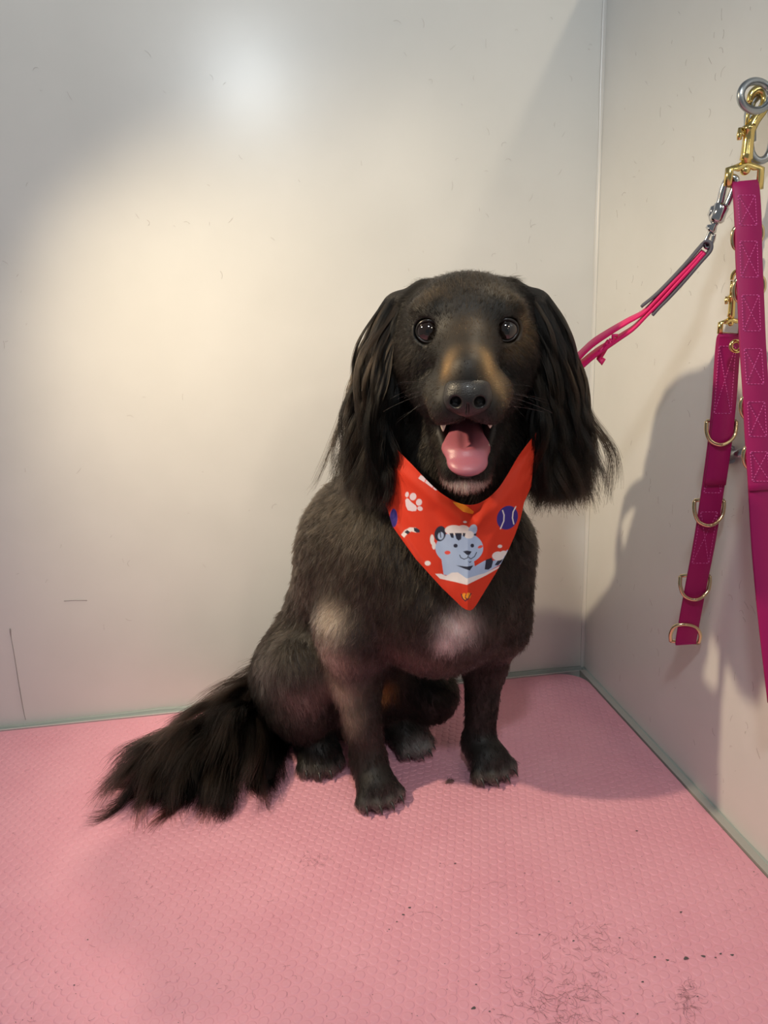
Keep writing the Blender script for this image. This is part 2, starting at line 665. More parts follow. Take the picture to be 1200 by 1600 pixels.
# tail
TB = [(-0.105, 0.850, 0.050), (-0.135, 0.815, 0.038), (-0.173, 0.778, 0.036), (-0.210, 0.750, 0.034), (-0.245, 0.730, 0.030)]
for i in range(4):
    D.append(cap(TB[i], TB[i + 1], 0.024 - 0.004 * i, 0.020 - 0.004 * i, 0.012, TAIL))
# head
D += [ell(H(0, 0.003, 0.0), (0.056, 0.043, 0.060), HB, 0.014, HEAD),
      ell(H(0, 0.012, 0.025), (0.040, 0.029, 0.036), HB, 0.014, HEAD)]
for s in (-1, 1):
    D += [ell(H(s * 0.029, 0.0175, 0.042), (0.016, 0.0095, 0.013), HB, 0.010, HEAD),       # brow
          ell(H(s * 0.036, -0.022, 0.024), (0.022, 0.028, 0.028), HB, 0.018, HEAD),      # cheek
          cap(H(s * 0.040, -0.038, 0.012), H(s * 0.022, -0.060, 0.055), 0.016, 0.011, 0.012, HEAD)]
D += [cap(H(0, -0.012, 0.046), H(0, -0.033, 0.102), 0.028, 0.0190, 0.014, HEAD),
      cap(H(0, 0.000, 0.046), H(0, -0.021, 0.108), 0.015, 0.0115, 0.010, HEAD)]
for s in (-1, 1):
    D += [ell(H(s * 0.0145, -0.0485, 0.092), (0.0155, 0.0190, 0.025), HB, 0.008, HEAD),
          cap(H(s * 0.019, -0.042, 0.078), H(s * 0.029, -0.052, 0.040), 0.0155, 0.013, 0.010, HEAD)]
# lower jaw, and the mouth cut open
D += [cap(H(-0.012, -0.070, 0.030), H(-0.008, -0.103, 0.083), 0.019, 0.0125, 0.010, HEAD),
      cap(H(0.012, -0.070, 0.030), H(0.008, -0.103, 0.083), 0.019, 0.0125, 0.010, HEAD),
      sub(cap(H(-0.007, -0.062, 0.012), H(-0.009, -0.0835, 0.135), 0.010, 0.0162, 0.004)),
      sub(cap(H(0.007, -0.062, 0.012), H(0.009, -0.0835, 0.135), 0.010, 0.0162, 0.004))]
for s in (-1, 1):                                          # skin of the mouth corners
    D.append(cap(H(s * 0.0285, -0.055, 0.046), H(s * 0.0205, -0.088, 0.056), 0.0055, 0.0055, 0.006, HEAD))
for s in (-1, 1):                                          # side of the neck behind each ear
    D.append(cap(H(s * 0.050, -0.012, -0.025), H(s * 0.060, -0.075, -0.020), 0.018, 0.018, 0.020, BODY))
# eye sockets, lids
EYES = [H(-0.0305, 0.0015, 0.0475), H(0.0305, 0.0015, 0.0475)]
for e, s in zip(EYES, (-1, 1)):
    gz = nrm(HF + HR * s * 0.16 + HU * 0.03)
    D += [ell(e - gz * 0.002, (0.0140, 0.0140, 0.0140), HB, 0.005, HEAD),
          sub(ell(e + gz * 0.0035, (0.0104, 0.0104, 0.0104), HB, 0.003))]
# ears: flat flaps, hung beside the cheeks
for s, rg in ((-1, EAR_A), (1, EAR_B)):
    ax = nrm(HR * s * 0.72 + HF * 0.69)
    tip = H(s * 0.084 - 0.001, -0.100, 0.012)
    D += [      cap(H(s * 0.040, 0.026, -0.010), H(s * 0.060, 0.010, -0.008), 0.0135, 0.0175, 0.012, rg, (ax, 1.8)),
          cap(H(s * 0.060, 0.010, -0.008), H(s * 0.073, -0.020, -0.002), 0.0175, 0.020, 0.010, rg, (ax, 2.4)),
          cap(H(s * 0.073, -0.020, -0.002), tip, 0.020, 0.023, 0.010, rg, (ax, 3.2))]

V, F = surface(D, (-0.32, 0.50, -0.004), (0.22, 0.93, 0.56), 0.0026)
V[:, 2] = np.maximum(V[:, 2], 0.0006)

# ------------------------------------------------------------------ the dog: coat colours
def vcol(o, name, c):
    a = o.data.color_attributes.new(name, 'FLOAT_COLOR', 'POINT')
    a.data.foreach_set('color', np.hstack([c, np.ones((len(c), 1))]).astype(np.float32).ravel())


BLACK, BROWN = (0.0045, 0.0040, 0.0038), (0.029, 0.0230, 0.0180)
SPOTS = [  # centre, reach, colour, strength
    (P(470, 880, 0.74), 0.075, (0.046, 0.036, 0.027), 0.8), (P(560, 870, 0.66), 0.05, (0.040, 0.031, 0.023), 0.8),
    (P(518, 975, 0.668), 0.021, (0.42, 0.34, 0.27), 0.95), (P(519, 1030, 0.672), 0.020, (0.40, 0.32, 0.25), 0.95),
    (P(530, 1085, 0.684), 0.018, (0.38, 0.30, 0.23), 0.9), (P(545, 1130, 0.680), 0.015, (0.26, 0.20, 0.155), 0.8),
    (P(560, 1000, 0.66), 0.016, (0.012, 0.011, 0.010), 0.8), (P(570, 1050, 0.672), 0.018, (0.05, 0.045, 0.042), 0.8),
    (P(580, 1160, 0.675), 0.020, (0.030, 0.018, 0.015), 0.8),
    (P(470, 1080, 0.71), 0.030, (0.15, 0.122, 0.11), 0.9), (P(430, 1050, 0.73), 0.026, (0.055, 0.048, 0.042), 0.8),
    (P(717, 980, 0.625), 0.0150, (0.97, 0.86, 0.83), 1.0), (P(695, 1004, 0.63), 0.0095, (0.85, 0.68, 0.66), 0.95),
    (P(655, 1030, 0.645), 0.018, (0.085, 0.052, 0.047), 0.8), (P(620, 1020, 0.65), 0.013, (0.08, 0.05, 0.044), 0.7),
    (P(785, 1010, 0.71), 0.014, (0.06, 0.042, 0.038), 0.7), (P(780, 1060, 0.725), 0.010, (0.04, 0.03, 0.027), 0.6),
    (P(598, 1085, 0.74), 0.013, (0.30, 0.16, 0.05), 0.9),
    (G(668, 1187) + ZU * 0.012, 0.016, (0.30, 0.29, 0.285), 0.85), (G(645, 1190) + ZU * 0.012, 0.012, (0.22, 0.21, 0.205), 0.7),
    # face
    (H(0.013, -0.022, 0.106), 0.009, (0.52, 0.31, 0.115), 0.95), (H(-0.012, -0.022, 0.106), 0.008, (0.46, 0.27, 0.10), 0.9),
    (H(0.0, -0.004, 0.072), 0.012, (0.09, 0.062, 0.036), 0.8), (H(0.024, -0.034, 0.102), 0.010, (0.36, 0.22, 0.09), 0.85),
    (H(0.004, 0.000, 0.062), 0.012, (0.085, 0.048, 0.021), 0.8), (H(0.013, -0.019, 0.100), 0.011, (0.45, 0.265, 0.10), 0.95),
    (H(-0.010, -0.018, 0.098), 0.009, (0.26, 0.155, 0.06), 0.9), (H(0.028, -0.030, 0.098), 0.011, (0.30, 0.18, 0.075), 0.8),
    (H(0.030, -0.043, 0.088), 0.013, (0.06, 0.037, 0.017), 0.8), (H(-0.028, -0.050, 0.095), 0.014, (0.026, 0.020, 0.013), 0.8),
    (H(0.002, -0.012, 0.085), 0.013, (0.06, 0.038, 0.019), 0.7), (H(0.003, -0.016, 0.109), 0.006, (0.012, 0.011, 0.010), 1.0),
    (H(-0.026, 0.030, 0.050), 0.012, (0.05, 0.034, 0.02), 0.7), (H(0.028, 0.030, 0.050), 0.012, (0.05, 0.035, 0.02), 0.7),
    (H(0.043, 0.002, 0.045), 0.010, (0.10, 0.06, 0.025), 0.7), (H(0.035, -0.012, 0.052), 0.010, (0.09, 0.055, 0.025), 0.7),
    (H(0, -0.119, 0.090), 0.008, (0.42, 0.39, 0.35), 0.9), (H(0.012, -0.114, 0.086), 0.006, (0.20, 0.17, 0.14), 0.8),
    (H(-0.012, -0.114, 0.086), 0.006, (0.20, 0.17, 0.14), 0.8),
    (H(-0.022, 0.021, 0.056), 0.009, (0.003, 0.003, 0.003), 0.9), (H(0.022, 0.021, 0.056), 0.009, (0.003, 0.003, 0.003), 0.9),
    (H(-0.030, -0.016, 0.058), 0.012, (0.005, 0.0045, 0.004), 0.9), (H(0.0, 0.038, 0.050), 0.014, (0.022, 0.016, 0.011), 0.7)]
for t_, ax_, rg_ in CLAWS:
    SPOTS.append((t_ + ax_ * 0.002, 0.0065, (0.20, 0.18, 0.165), 0.75))


def coat(p, reg):
    n = 0.5 + 0.5 * np.sin(p[:, 0] * 61 + 2 * np.sin(p[:, 2] * 43)) * np.sin(p[:, 2] * 57 + 1.7 * np.sin(p[:, 1] * 71))
    c = np.array(BLACK) + (np.array(BROWN) - BLACK) * (0.25 + 0.5 * n)[:, None]
    c[reg == HEAD] = np.array(BLACK) + (np.array((0.008, 0.0063, 0.0048)) - BLACK) * n[reg == HEAD][:, None]
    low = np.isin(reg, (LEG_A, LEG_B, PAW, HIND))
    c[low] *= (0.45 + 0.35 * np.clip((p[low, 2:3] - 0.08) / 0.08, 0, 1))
    tail = reg == TAIL
    c[tail] = (0.008, 0.006, 0.005)
    for q, r, col, s in SPOTS:
        w = s * np.exp(-(np.sum((p - q) ** 2, 1) / (r * r)))
        c = c * (1 - w[:, None]) + np.array(col) * w[:, None]
    return c


# ------------------------------------------------------------------ the dog: body and its bare parts
dog = thing('dog', (0.0, 0.76, 0.0), 'black spaniel sitting on the pink mat with its mouth open', 'dog')
M_SKIN = mat('dog_skin', (0.02, 0.018, 0.016), 0.6)
attr_color(M_SKIN, 'coat')
body = mesh_np('body', V, F, M_SKIN, dog)
_, VREG = field(V, D, True)
VN = grad(V, D)
MOUTH = [cap(H(-0.007, -0.062, 0.012), H(-0.009, -0.0835, 0.135), 0.010, 0.0162, 0.004), cap(H(0.007, -0.062, 0.012), H(0.009, -0.0835, 0.135), 0.010, 0.0162, 0.004)]
md = field(V, MOUTH)
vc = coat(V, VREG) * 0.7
ins = np.clip((0.0022 - md) / 0.003, 0, 1)[:, None] * ((V - HO) @ HF > 0.0)[:, None]
vc = vc * (1 - ins) + np.array((0.075, 0.020, 0.024)) * ins
lipw = np.clip(1.6 - np.abs(md - 0.0026) / 0.0026, 0, 1)[:, None] * ((V - HO) @ HF > 0.0)[:, None]
vc = vc * (1 - lipw) + np.array((0.010, 0.007, 0.007)) * lipw
vcol(body, 'coat', vc)

M_EYE = mat('dark_brown_eye', (0.010, 0.005, 0.003), 0.05, Coat_Weight=1.0, Coat_Roughness=0.02)
M_PUPIL = mat('pupil', (0.001, 0.001, 0.001), 0.05, Coat_Weight=1.0, Coat_Roughness=0.02)
M_NOSE = mat('nose_leather', (0.012, 0.010, 0.010), 0.42, Coat_Weight=0.15)
noise_bump(M_NOSE, 1100, 0.5, 0.0006, 2)
M_TONGUE = mat('tongue', (0.40, 0.125, 0.165), 0.38, Subsurface_Weight=0.25, Subsurface_Scale=0.004)
noise_bump(M_TONGUE, 1400, 0.3, 0.0004, 2)
M_TOOTH = mat('tooth', (0.75, 0.68, 0.55), 0.2)
M_CLAW = mat('claw', (0.035, 0.028, 0.026), 0.3)
M_LIP = mat('lip', (0.012, 0.010, 0.010), 0.25)
M_LID = mat('eyelid', (0.010, 0.008, 0.007), 0.3)

for e, s in zip(EYES, (-1, 1)):
    gz = nrm(HF + HR * s * 0.06 + HU * 0.03)
    u_ = nrm(np.cross(gz, HR))
    r_ = np.cross(u_, gz)
    ey = MB().ball(e, (r_, u_, gz), (0.0106,) * 3, 32, 24).build('eye', M_EYE, dog)
    cv, cf = [], []
    MB().ball(e + gz * 0.0058, (r_, u_, gz), (0.0050, 0.0050, 0.00495), 24, 16).build('pupil', M_PUPIL, ey)
    a = np.linspace(0, 2 * math.pi, 40, endpoint=False)
    ring = np.array([e + gz * (0.0066 - 0.0012 * math.cos(2 * t)) + r_ * 0.0088 * math.cos(t) * 1.02 + u_ * (0.0083 * math.sin(t)) for t in a])
    MB().tube(ring, 0.00105 + 0.0003 * np.sin(a), 8, closed=True).build('eyelid', M_LID, dog)

NC = H(0.0, -0.0410, 0.1125)
NP = [ell(NC, (0.0175, 0.0150, 0.0150), HB, 0.004), ell(NC + HU * 0.0065 - HF * 0.001, (0.0160, 0.0085, 0.0125), HB, 0.004)]
for s in (-1, 1):
    NP += [ell(NC + HR * s * 0.0105 - HU * 0.002 + HF * 0.002, (0.0070, 0.0085, 0.0085), HB, 0.003)]
for s in (-1, 1):
    NP += [sub(ell(NC + HR * s * 0.0086 - HU * 0.0025 + HF * 0.0125, (0.0042, 0.0042, 0.0070), HB, 0.0015)),
           sub(cap(NC + HR * s * 0.0105 - HU * 0.003 + HF * 0.0085, NC + HR * s * 0.0165 - HU * 0.0055 + HF * 0.003, 0.0019, 0.0010, 0.001))]
NP += [sub(cap(NC - HU * 0.004 + HF * 0.0140, NC - HU * 0.014 + HF * 0.008, 0.0009, 0.0011, 0.001))]
nv, nf = surface(NP, NC - 0.026, NC + 0.026, 0.0008)
mesh_np('nose', nv, nf, M_NOSE, dog)
TP = [cap(H(0, -0.072, 0.024), H(0, -0.0880, 0.076), 0.0125, 0.0172, 0.006, 0, (HU, 2.4)),
      cap(H(0, -0.0880, 0.076), H(0.001, -0.0960, 0.0905), 0.0172, 0.0160, 0.006, 0, (nrm(HU + HF * 0.45), 2.4))]
TP.append(sub(cap(H(0, -0.062, 0.030), H(-0.001, -0.0805, 0.088), 0.0050, 0.0034, 0.005)))
nv, nf = surface(TP, H(0, -0.09, 0.065) - 0.055, H(0, -0.09, 0.065) + 0.055, 0.0011)
mesh_np('tongue', nv, nf, M_TONGUE, dog)


def tooth(base, d, h, r, m=M_TOOTH, nm='tooth', bend=None):
    d = nrm(d)
    b = np.zeros(3) if bend is None else np.asarray(bend)
    pts = np.array([base + d * h * t + b * t * t * h for t in np.linspace(0, 1, 6)])
    return MB().tube(pts, r * np.array([1, 1.0, 0.88, 0.68, 0.42, 0.12]), 8).build(nm, m, dog)


for s in (-1, 1):
    tooth(H(s * 0.0165, -0.0960, 0.0790), HU + HR * s * 0.15, 0.0115 if s > 0 else 0.009, 0.0026, bend=-HF * 0.15)
    tooth(H(s * 0.0180, -0.0630, 0.0920), -HU, 0.0085 if s < 0 else 0.006, 0.0026)
for i in range(6):
    x = (i - 2.5) * 0.0042
    tooth(H(x, -0.1060 + abs(x) * 0.15, 0.0925 - abs(x) * 0.25), HU + HF * 0.2, 0.0042, 0.0017)
a = np.linspace(-1, 1, 25)
lip = np.array([H(0.0195 * math.sin(t * 1.35), -0.1055 + 0.012 * (1 - math.cos(t * 1.35)), 0.066 + 0.0295 * math.cos(t * 1.35)) for t in a])
MB().tube(lip, 0.0024 - 0.0008 * np.abs(a), 8).build('lower_lip', M_LIP, dog)
for t_, ax_, rg_ in CLAWS:
    tooth(t_ - ax_ * 0.003 + ZU * 0.0005, ax_ + ZU * 0.15, 0.0105, 0.0022, M_CLAW, 'claw', bend=np.array([0, 0, -0.75]))

# ------------------------------------------------------------------ the dog: hair
def hair_mat(name, rough=0.32, radial=0.45, coat_=0.0):
    m = bpy.data.materials.new(name)
    m.use_nodes = True
    nt = m.node_tree
    nt.nodes.remove(nt.nodes['Principled BSDF'])
    h = nt.nodes.new('ShaderNodeBsdfHairPrincipled')
    h.model = 'CHIANG'
    h.parametrization = 'COLOR'
    at = nt.nodes.new('ShaderNodeAttribute')
    at.attribute_name = 'hair_color'
    nt.links.new(at.outputs['Color'], h.inputs['Color'])
    h.inputs['Roughness'].default_value = rough
    h.inputs['Radial Roughness'].default_value = radial
    h.inputs['Coat'].default_value = coat_
    h.inputs['IOR'].default_value = 1.36
    h.inputs['Random Roughness'].default_value = 0.2
    nt.links.new(h.outputs[0], nt.nodes['Material Output'].inputs['Surface'])
    return m


M_FUR = hair_mat('short_fur', 0.40, 0.55)
M_LONG = hair_mat('long_hair', 0.26, 0.45)
for m_ in (M_LONG, M_FUR):
    next(q for q in m_.node_tree.nodes if q.type == 'BSDF_HAIR_PRINCIPLED').inputs['IOR'].default_value = 1.27
S.cycles_curves.subdivisions = 2


def add_hair(name, pts, r0, r1, col, m, parent):
    n, k = pts.shape[:2]
    cu = bpy.data.hair_curves.new(name)
    cu.add_curves([k] * n)
    cu.points.foreach_set('position', pts.astype(np.float32).ravel())
    t = np.linspace(0, 1, k)
    rad = np.broadcast_to(r0 + (r1 - r0) * t ** 1.5, (n, k))
    cu.points.foreach_set('radius', np.ascontiguousarray(rad, np.float32).ravel())
    a = cu.attributes.new('hair_color', 'FLOAT_COLOR', 'CURVE')
    a.data.foreach_set('color', np.hstack([col, np.ones((n, 1))]).astype(np.float32).ravel())
    o = link(name, cu, m, parent)
    return tag(o, kind='stuff')


def nearest(src, dst):
    kd = kdtree.KDTree(len(src))
    for i, q in enumerate(src):
        kd.insert(q, i)
    kd.balance()
    return np.array([kd.find(q)[1] for q in dst])


TRI = np.vstack([F[:, [0, 1, 2]], F[:, [0, 2, 3]]])
TC = V[TRI].mean(1)
TAREA = np.linalg.norm(np.cross(V[TRI[:, 1]] - V[TRI[:, 0]], V[TRI[:, 2]] - V[TRI[:, 0]]), axis=1) / 2
TREG = VREG[TRI[:, 0]]
TN = nrm(VN[TRI].mean(1))


def roots(mask, n, weight=None):
    w = TAREA * mask * (1 if weight is None else weight)
    i = RNG.choice(len(TRI), n, p=w / w.sum())
    u, v = RNG.random(n), RNG.random(n)
    fl_ = u + v > 1
    u[fl_], v[fl_] = 1 - u[fl_], 1 - v[fl_]
    p = V[TRI[i, 0]] * (1 - u - v)[:, None] + V[TRI[i, 1]] * u[:, None] + V[TRI[i, 2]] * v[:, None]
    nn = nrm(VN[TRI[i, 0]] * (1 - u - v)[:, None] + VN[TRI[i, 1]] * u[:, None] + VN[TRI[i, 2]] * v[:, None])
    return p, nn, TREG[i]


# grooming: where the coat lies, how it flows, how long it is
dn_ = np.array([0, 0, -1.0])
GROOM = [  # centre, flow, length
    ((0.02, 0.66, 0.30), (-0.1, -0.1, -1), 0.012), ((0.08, 0.63, 0.24), (0, -0.1, -1), 0.012), ((0.13, 0.70, 0.26), (0.1, 0.2, -1), 0.011),
    ((-0.06, 0.72, 0.28), (-0.45, 0.3, -1), 0.011), ((-0.10, 0.77, 0.20), (-0.35, 0.35, -1), 0.011), ((-0.13, 0.82, 0.12), (-0.15, 0.1, -1), 0.011),
    ((-0.05, 0.69, 0.22), (-0.15, 0.25, -1), 0.010), ((0.06, 0.63, 0.17), (0, 0.3, -1), 0.010), ((0.07, 0.66, 0.14), (0.0, 0.9, -0.3), 0.007),
    ((-0.03, 0.68, 0.14), (-0.05, 0.15, -1), 0.009), ((-0.03, 0.675, 0.07), (0, 0.1, -1), 0.006), ((-0.035, 0.675, 0.045), (0, -0.2, -1), 0.006),
    ((0.11, 0.73, 0.14), (0, 0.15, -1), 0.008), ((0.10, 0.725, 0.06), (0, 0.0, -1), 0.006),
    ((-0.015, 0.645, 0.02), (0.25, -1, -0.55), 0.0075), ((0.115, 0.69, 0.02), (0.25, -1, -0.55), 0.0075),
    ((-0.075, 0.715, 0.02), (0.1, -1, -0.6), 0.008), ((0.03, 0.745, 0.02), (0.5, -1, -0.5), 0.008),
    ((-0.09, 0.72, 0.13), (0.25, -0.3, -1), 0.014), ((-0.08, 0.705, 0.075), (0.35, -0.1, -1), 0.016), ((-0.13, 0.75, 0.07), (0.2, -0.2, -1), 0.012),
    ((-0.08, 0.73, 0.04), (0.1, -0.3, -1), 0.010), ((0.03, 0.77, 0.09), (0.2, -0.2, -1), 0.012), ((-0.08, 0.88, 0.10), (-0.1, 0.3, -1), 0.012),
    ((0.02, 0.80, 0.22), (0.2, 0.4, -1), 0.011)]
HGROOM = [  # head frame: centre, flow, length
    ((0, 0.055, 0.00), (0, 0.15, -1), 0.010), ((0, 0.045, 0.035), (0, 1, -0.45), 0.008), ((0, 0.02, 0.06), (0, 1, -0.3), 0.005),
    ((0, 0.00, 0.065), (0, 0.7, -1), 0.004), ((0, -0.018, 0.10), (0, 0.3, -1), 0.0026), ((0.02, -0.03, 0.10), (0.7, -0.2, -1), 0.0032), ((-0.02, -0.03, 0.10), (-0.7, -0.2, -1), 0.0032),
    ((0.025, -0.055, 0.10), (0.5, -0.9, -0.6), 0.0045), ((-0.025, -0.055, 0.10), (-0.5, -0.9, -0.6), 0.0045), ((0, -0.055, 0.118), (0, -1, 0), 0.0030),
    ((0.035, -0.03, 0.06), (0.6, -0.6, -1), 0.005), ((-0.035, -0.03, 0.06), (-0.6, -0.6, -1), 0.005),
    ((0.050, -0.02, 0.035), (0.4, -0.9, -0.7), 0.009), ((-0.050, -0.02, 0.035), (-0.4, -0.9, -0.7), 0.009),
    ((0.032, 0.028, 0.05), (0.35, 1, -0.4), 0.006), ((-0.032, 0.028, 0.05), (-0.35, 1, -0.4), 0.006),
    ((0.050, 0.02, 0.035), (0.8, 0.1, -1), 0.008), ((-0.050, 0.02, 0.035), (-0.8, 0.1, -1), 0.008),
    ((0.045, 0.045, 0.0), (1, -0.2, -0.6), 0.012), ((-0.045, 0.045, 0.0), (-1, -0.2, -0.6), 0.012),
    ((0.03, -0.075, 0.05), (0.4, -1, -0.6), 0.007), ((-0.03, -0.075, 0.05), (-0.4, -1, -0.6), 0.007), ((0, -0.115, 0.085), (0, -0.8, -0.3), 0.0065),
    ((0, -0.09, 0.02), (0, -1, -0.3), 0.012)]
for c_, d_, l_ in HGROOM:
    GROOM.append((tuple(H(*c_)), tuple(HR * d_[0] + HU * d_[1] + HF * d_[2]), l_))


def groom(p, n):
    W_, Dv, L_ = np.zeros(len(p)) + 1e-9, np.zeros((len(p), 3)), np.zeros(len(p))
    for c_, d_, l_ in GROOM:
        c_ = np.array(c_)
        s = 0.014 if np.linalg.norm(c_ - HO) < 0.15 and c_[2] > 0.33 else 0.030
        w = np.exp(-np.sum((p - c_) ** 2, 1) / (2 * s * s)) + 1e-7 / (0.001 + np.sum((p - c_) ** 2, 1))
        W_ += w
        Dv += w[:, None] * nrm(np.array(d_))
        L_ += w * l_
    Dv /= W_[:, None]
    t = Dv - n * np.sum(Dv * n, 1)[:, None]
    return nrm(t), L_ / W_


def in_poly(x, y, poly):
    c = np.zeros(len(x), bool)
    j = len(poly) - 1
    for i in range(len(poly)):
        xi, yi = poly[i]
        xj, yj = poly[j]
        if yi != yj:
            c ^= ((yi > y) != (yj > y)) & (x < (xj - xi) * (y - yi) / (yj - yi) + xi)
        j = i
    return c


SCARF_EDGE = [(604, 705), (640, 724), (690, 778), (735, 795), (775, 772), (815, 712), (832, 700), (822, 745), (815, 785), (801, 832), (771, 892), (742, 940),
              (733, 946), (727, 944), (694, 914), (655, 872), (618, 820), (611, 790)]


def to_px(p):
    q = p - np.array([0, 0, CAM_H])
    z = q @ _fw
    return 600 + FOC * (q @ CX) / z, 800 + FOC * (q @ CY) / z


def under_scarf(p, n):
    x, y = to_px(p)
    return in_poly(x, y, SCARF_EDGE) & (p[:, 2] < 0.40) & (p[:, 1] < 0.69)


def short_fur(name, mask, n, r0, r1, lay=0.35, clump=0.55, lscale=1.0, weight=None, k=5):
    p, nn, rg = roots(mask, n, weight)
    keep = (p[:, 2] > 0.003) & ~under_scarf(p, nn)
    for e in EYES:
        keep &= np.linalg.norm(p - e, axis=1) > 0.0128
    keep &= (field(p, MOUTH) > 0.0030) | ((p - HO) @ HF < -0.005)
    keep &= np.linalg.norm(((p - NC) @ HB.T) / np.array((0.0190, 0.0165, 0.0165)), axis=1) > 1
    p, nn, rg = p[keep], nn[keep], rg[keep]
    n = len(p)
    t, L_ = groom(p, nn)
    L_ = L_ * lscale * RNG.uniform(0.6, 1.15, n)
    t = nrm(t + 0.22 * RNG.normal(0, 1, (n, 3)))
    t = t - nn * np.sum(t * nn, 1)[:, None]
    gi = RNG.choice(n, max(2, n // 14), replace=False)
    g = gi[nearest(p[gi], p)]
    wob = RNG.normal(0, 0.22, (n, 3))
    s = np.linspace(0, 1, k)[None, :, None]

    def path(i):
        tt, n_, l_ = t[i][:, None], nn[i][:, None], L_[i][:, None, None]
        return p[i][:, None] - n_ * 0.0006 + l_ * (tt * (s * 0.80 + 0.2 * s ** 2) + n_ * lay * (s - 0.55 * s ** 2) * 1.4 + np.array([0, 0, -0.10]) * s ** 2 + wob[i][:, None] * s ** 2)
    a, b = path(np.arange(n)), path(g)
    ln = (L_ / np.maximum(L_[g], 1e-4))[:, None, None]
    pts = a + (b - a) * clump * s ** 1.3 * np.clip(ln, 0, 1)
    pts[:, :, 2] = np.maximum(pts[:, :, 2], 0.0008)
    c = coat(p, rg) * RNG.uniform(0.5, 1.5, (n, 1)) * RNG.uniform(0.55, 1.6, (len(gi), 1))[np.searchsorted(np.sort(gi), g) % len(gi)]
    odd = RNG.random(n)
    c[odd < 0.07] *= 2.6
    pw = (rg == PAW) & (odd > 0.72) & (p[:, 2] < 0.030)
    c[pw] = np.array((0.17, 0.155, 0.14)) * RNG.uniform(0.5, 1.6, (pw.sum(), 1))
    return add_hair(name, pts, r0, r1, np.clip(c, 0.0025, 0.9), M_FUR, body)


isb = np.isin(TREG, (BODY, LEG_A, LEG_B, PAW, HIND)) & (TC[:, 2] > 0.004)
front = 1.0 + 1.2 * (TN[:, 1] < 0.3)
short_fur('body_fur', isb & ~np.isin(TREG, (PAW,)), 120000, 0.00016, 0.00005, weight=front)
short_fur('paw_fur', TREG == PAW, 9000, 0.00013, 0.00004, lay=0.22, lscale=0.9)
short_fur('face_fur', TREG == HEAD, 75000, 0.00009, 0.00003, lay=0.28, clump=0.4, weight=1.0 + 2.0 * (TN @ HF > 0.2))


# long hair: guide locks that grow out, fall, wave and are kept off the body and the mat
def locks(p, d0, length, k, grav, wave, freq, push, flare=None, floor_z=0.0015):
    n = len(p)
    x = p.copy()
    d = nrm(d0)
    out = [x.copy()]
    ph = RNG.uniform(0, 6.28, (n, 1))
    ax = nrm(RNG.normal(0, 1, (n, 3)))
    ax2 = nrm(RNG.normal(0, 1, (n, 3)))
    for i in range(1, k):
        s = i / (k - 1)
        g = np.array([0, 0, -1.0]) * grav * (0.35 + 0.65 * s)
        d = nrm(d + g + (flare * s if flare is not None else 0))
        w = wave * (0.3 + 0.7 * s) * (ax * np.cos(ph + freq * s * 6.28) + ax2 * np.sin(ph * 1.7 + freq * 0.8 * s * 6.28))
        x = x + (nrm(d + w)) * (length / (k - 1))[:, None]
        if push:
            dd = field(x, D_NEAR)
            m = dd < 0.003
            if m.any():
                gg = grad(x[m], D_NEAR)
                x[m] += gg * (0.003 - dd[m])[:, None]
        low = x[:, 2] < floor_z
        x[low, 2] = floor_z + 0.003 * RNG.random(low.sum())
        out.append(x.copy())
    return np.stack(out, 1)


def fill(guides, p, groot, clump, spread, k, jit, trim):
    gi = nearest(groot, p)
    # a strand borrows from a second lock now and then, so that locks are not all separate
    n = len(p)
    s = np.linspace(0, 1, k)[None, :, None]
    Gd = guides[gi]
    off = p - groot[gi]
    rnd = RNG.normal(0, 1, (n, 1, 3))
    c = clump[gi][:, None, None] * RNG.uniform(0.7, 1.1, (n, 1, 1))
    pts = Gd + off[:, None] * (1 - np.clip(c, 0, 0.97) * s ** 0.8) + rnd * spread * s ** 1.2
    pts += np.cumsum(RNG.normal(0, jit, (n, k, 3)), 1) * s
    # uneven ends
    t = RNG.uniform(trim, 1.0, n)
    src = np.linspace(0, 1, k)
    f = src[None] * t[:, None] * (k - 1)
    i0 = np.minimum(f.astype(int), k - 2)
    fr = (f - i0)[:, :, None]
    r = np.arange(n)[:, None]
    pts = pts[r, i0] * (1 - fr) + pts[r, i0 + 1] * fr
    return pts, gi


D_NEAR = [q for q in D if not q['sub'] and q['reg'] in (BODY, HEAD, LEG_A, LEG_B)]
for rg, s in ((EAR_A, -1), (EAR_B, 1)):
    m = TREG == rg
    p0, n0, _ = roots(m & ((TC - HO) @ HR * s > 0.034), 460)
    hu, hf = (p0 - HO) @ HU, (p0 - HO) @ HF
    top = np.clip((hu + 0.02) / 0.04, 0, 1)
    d0 = n0 * 0.35 + HR * s * (0.06 + 0.30 * top[:, None]) + np.array([0, 0, -1.0]) + HF * 0.05
    # the tips end at about one height, so the length follows from where the lock starts
    L0 = np.clip((hu + 0.152) * 1.03, 0.030, 0.17) * RNG.uniform(0.80, 1.10, len(p0))
    fl_ = HR[None] * s * (0.12 * RNG.normal(0.1, 0.7, (len(p0), 1)))
    gd = locks(p0, d0, L0, 16, 0.42, 0.46, 1.6, True, fl_)
    n = 24000
    p, nn, _ = roots(m & ((TC - HO) @ HR * s > 0.032), n)
    pts, gi = fill(gd, p, p0, RNG.uniform(0.55, 0.97, len(p0)), 0.0020, 16, 0.00045, 0.70)
    brown = RNG.random((len(p0), 1)) ** 2
    c = np.array((0.0035, 0.0032, 0.003)) + brown[gi] * np.array((0.020, 0.013, 0.008))
    c = c * RNG.uniform(0.4, 1.7, (n, 1))
    add_hair('ear_hair', pts, 0.00014, 0.00005, c, M_LONG, body)

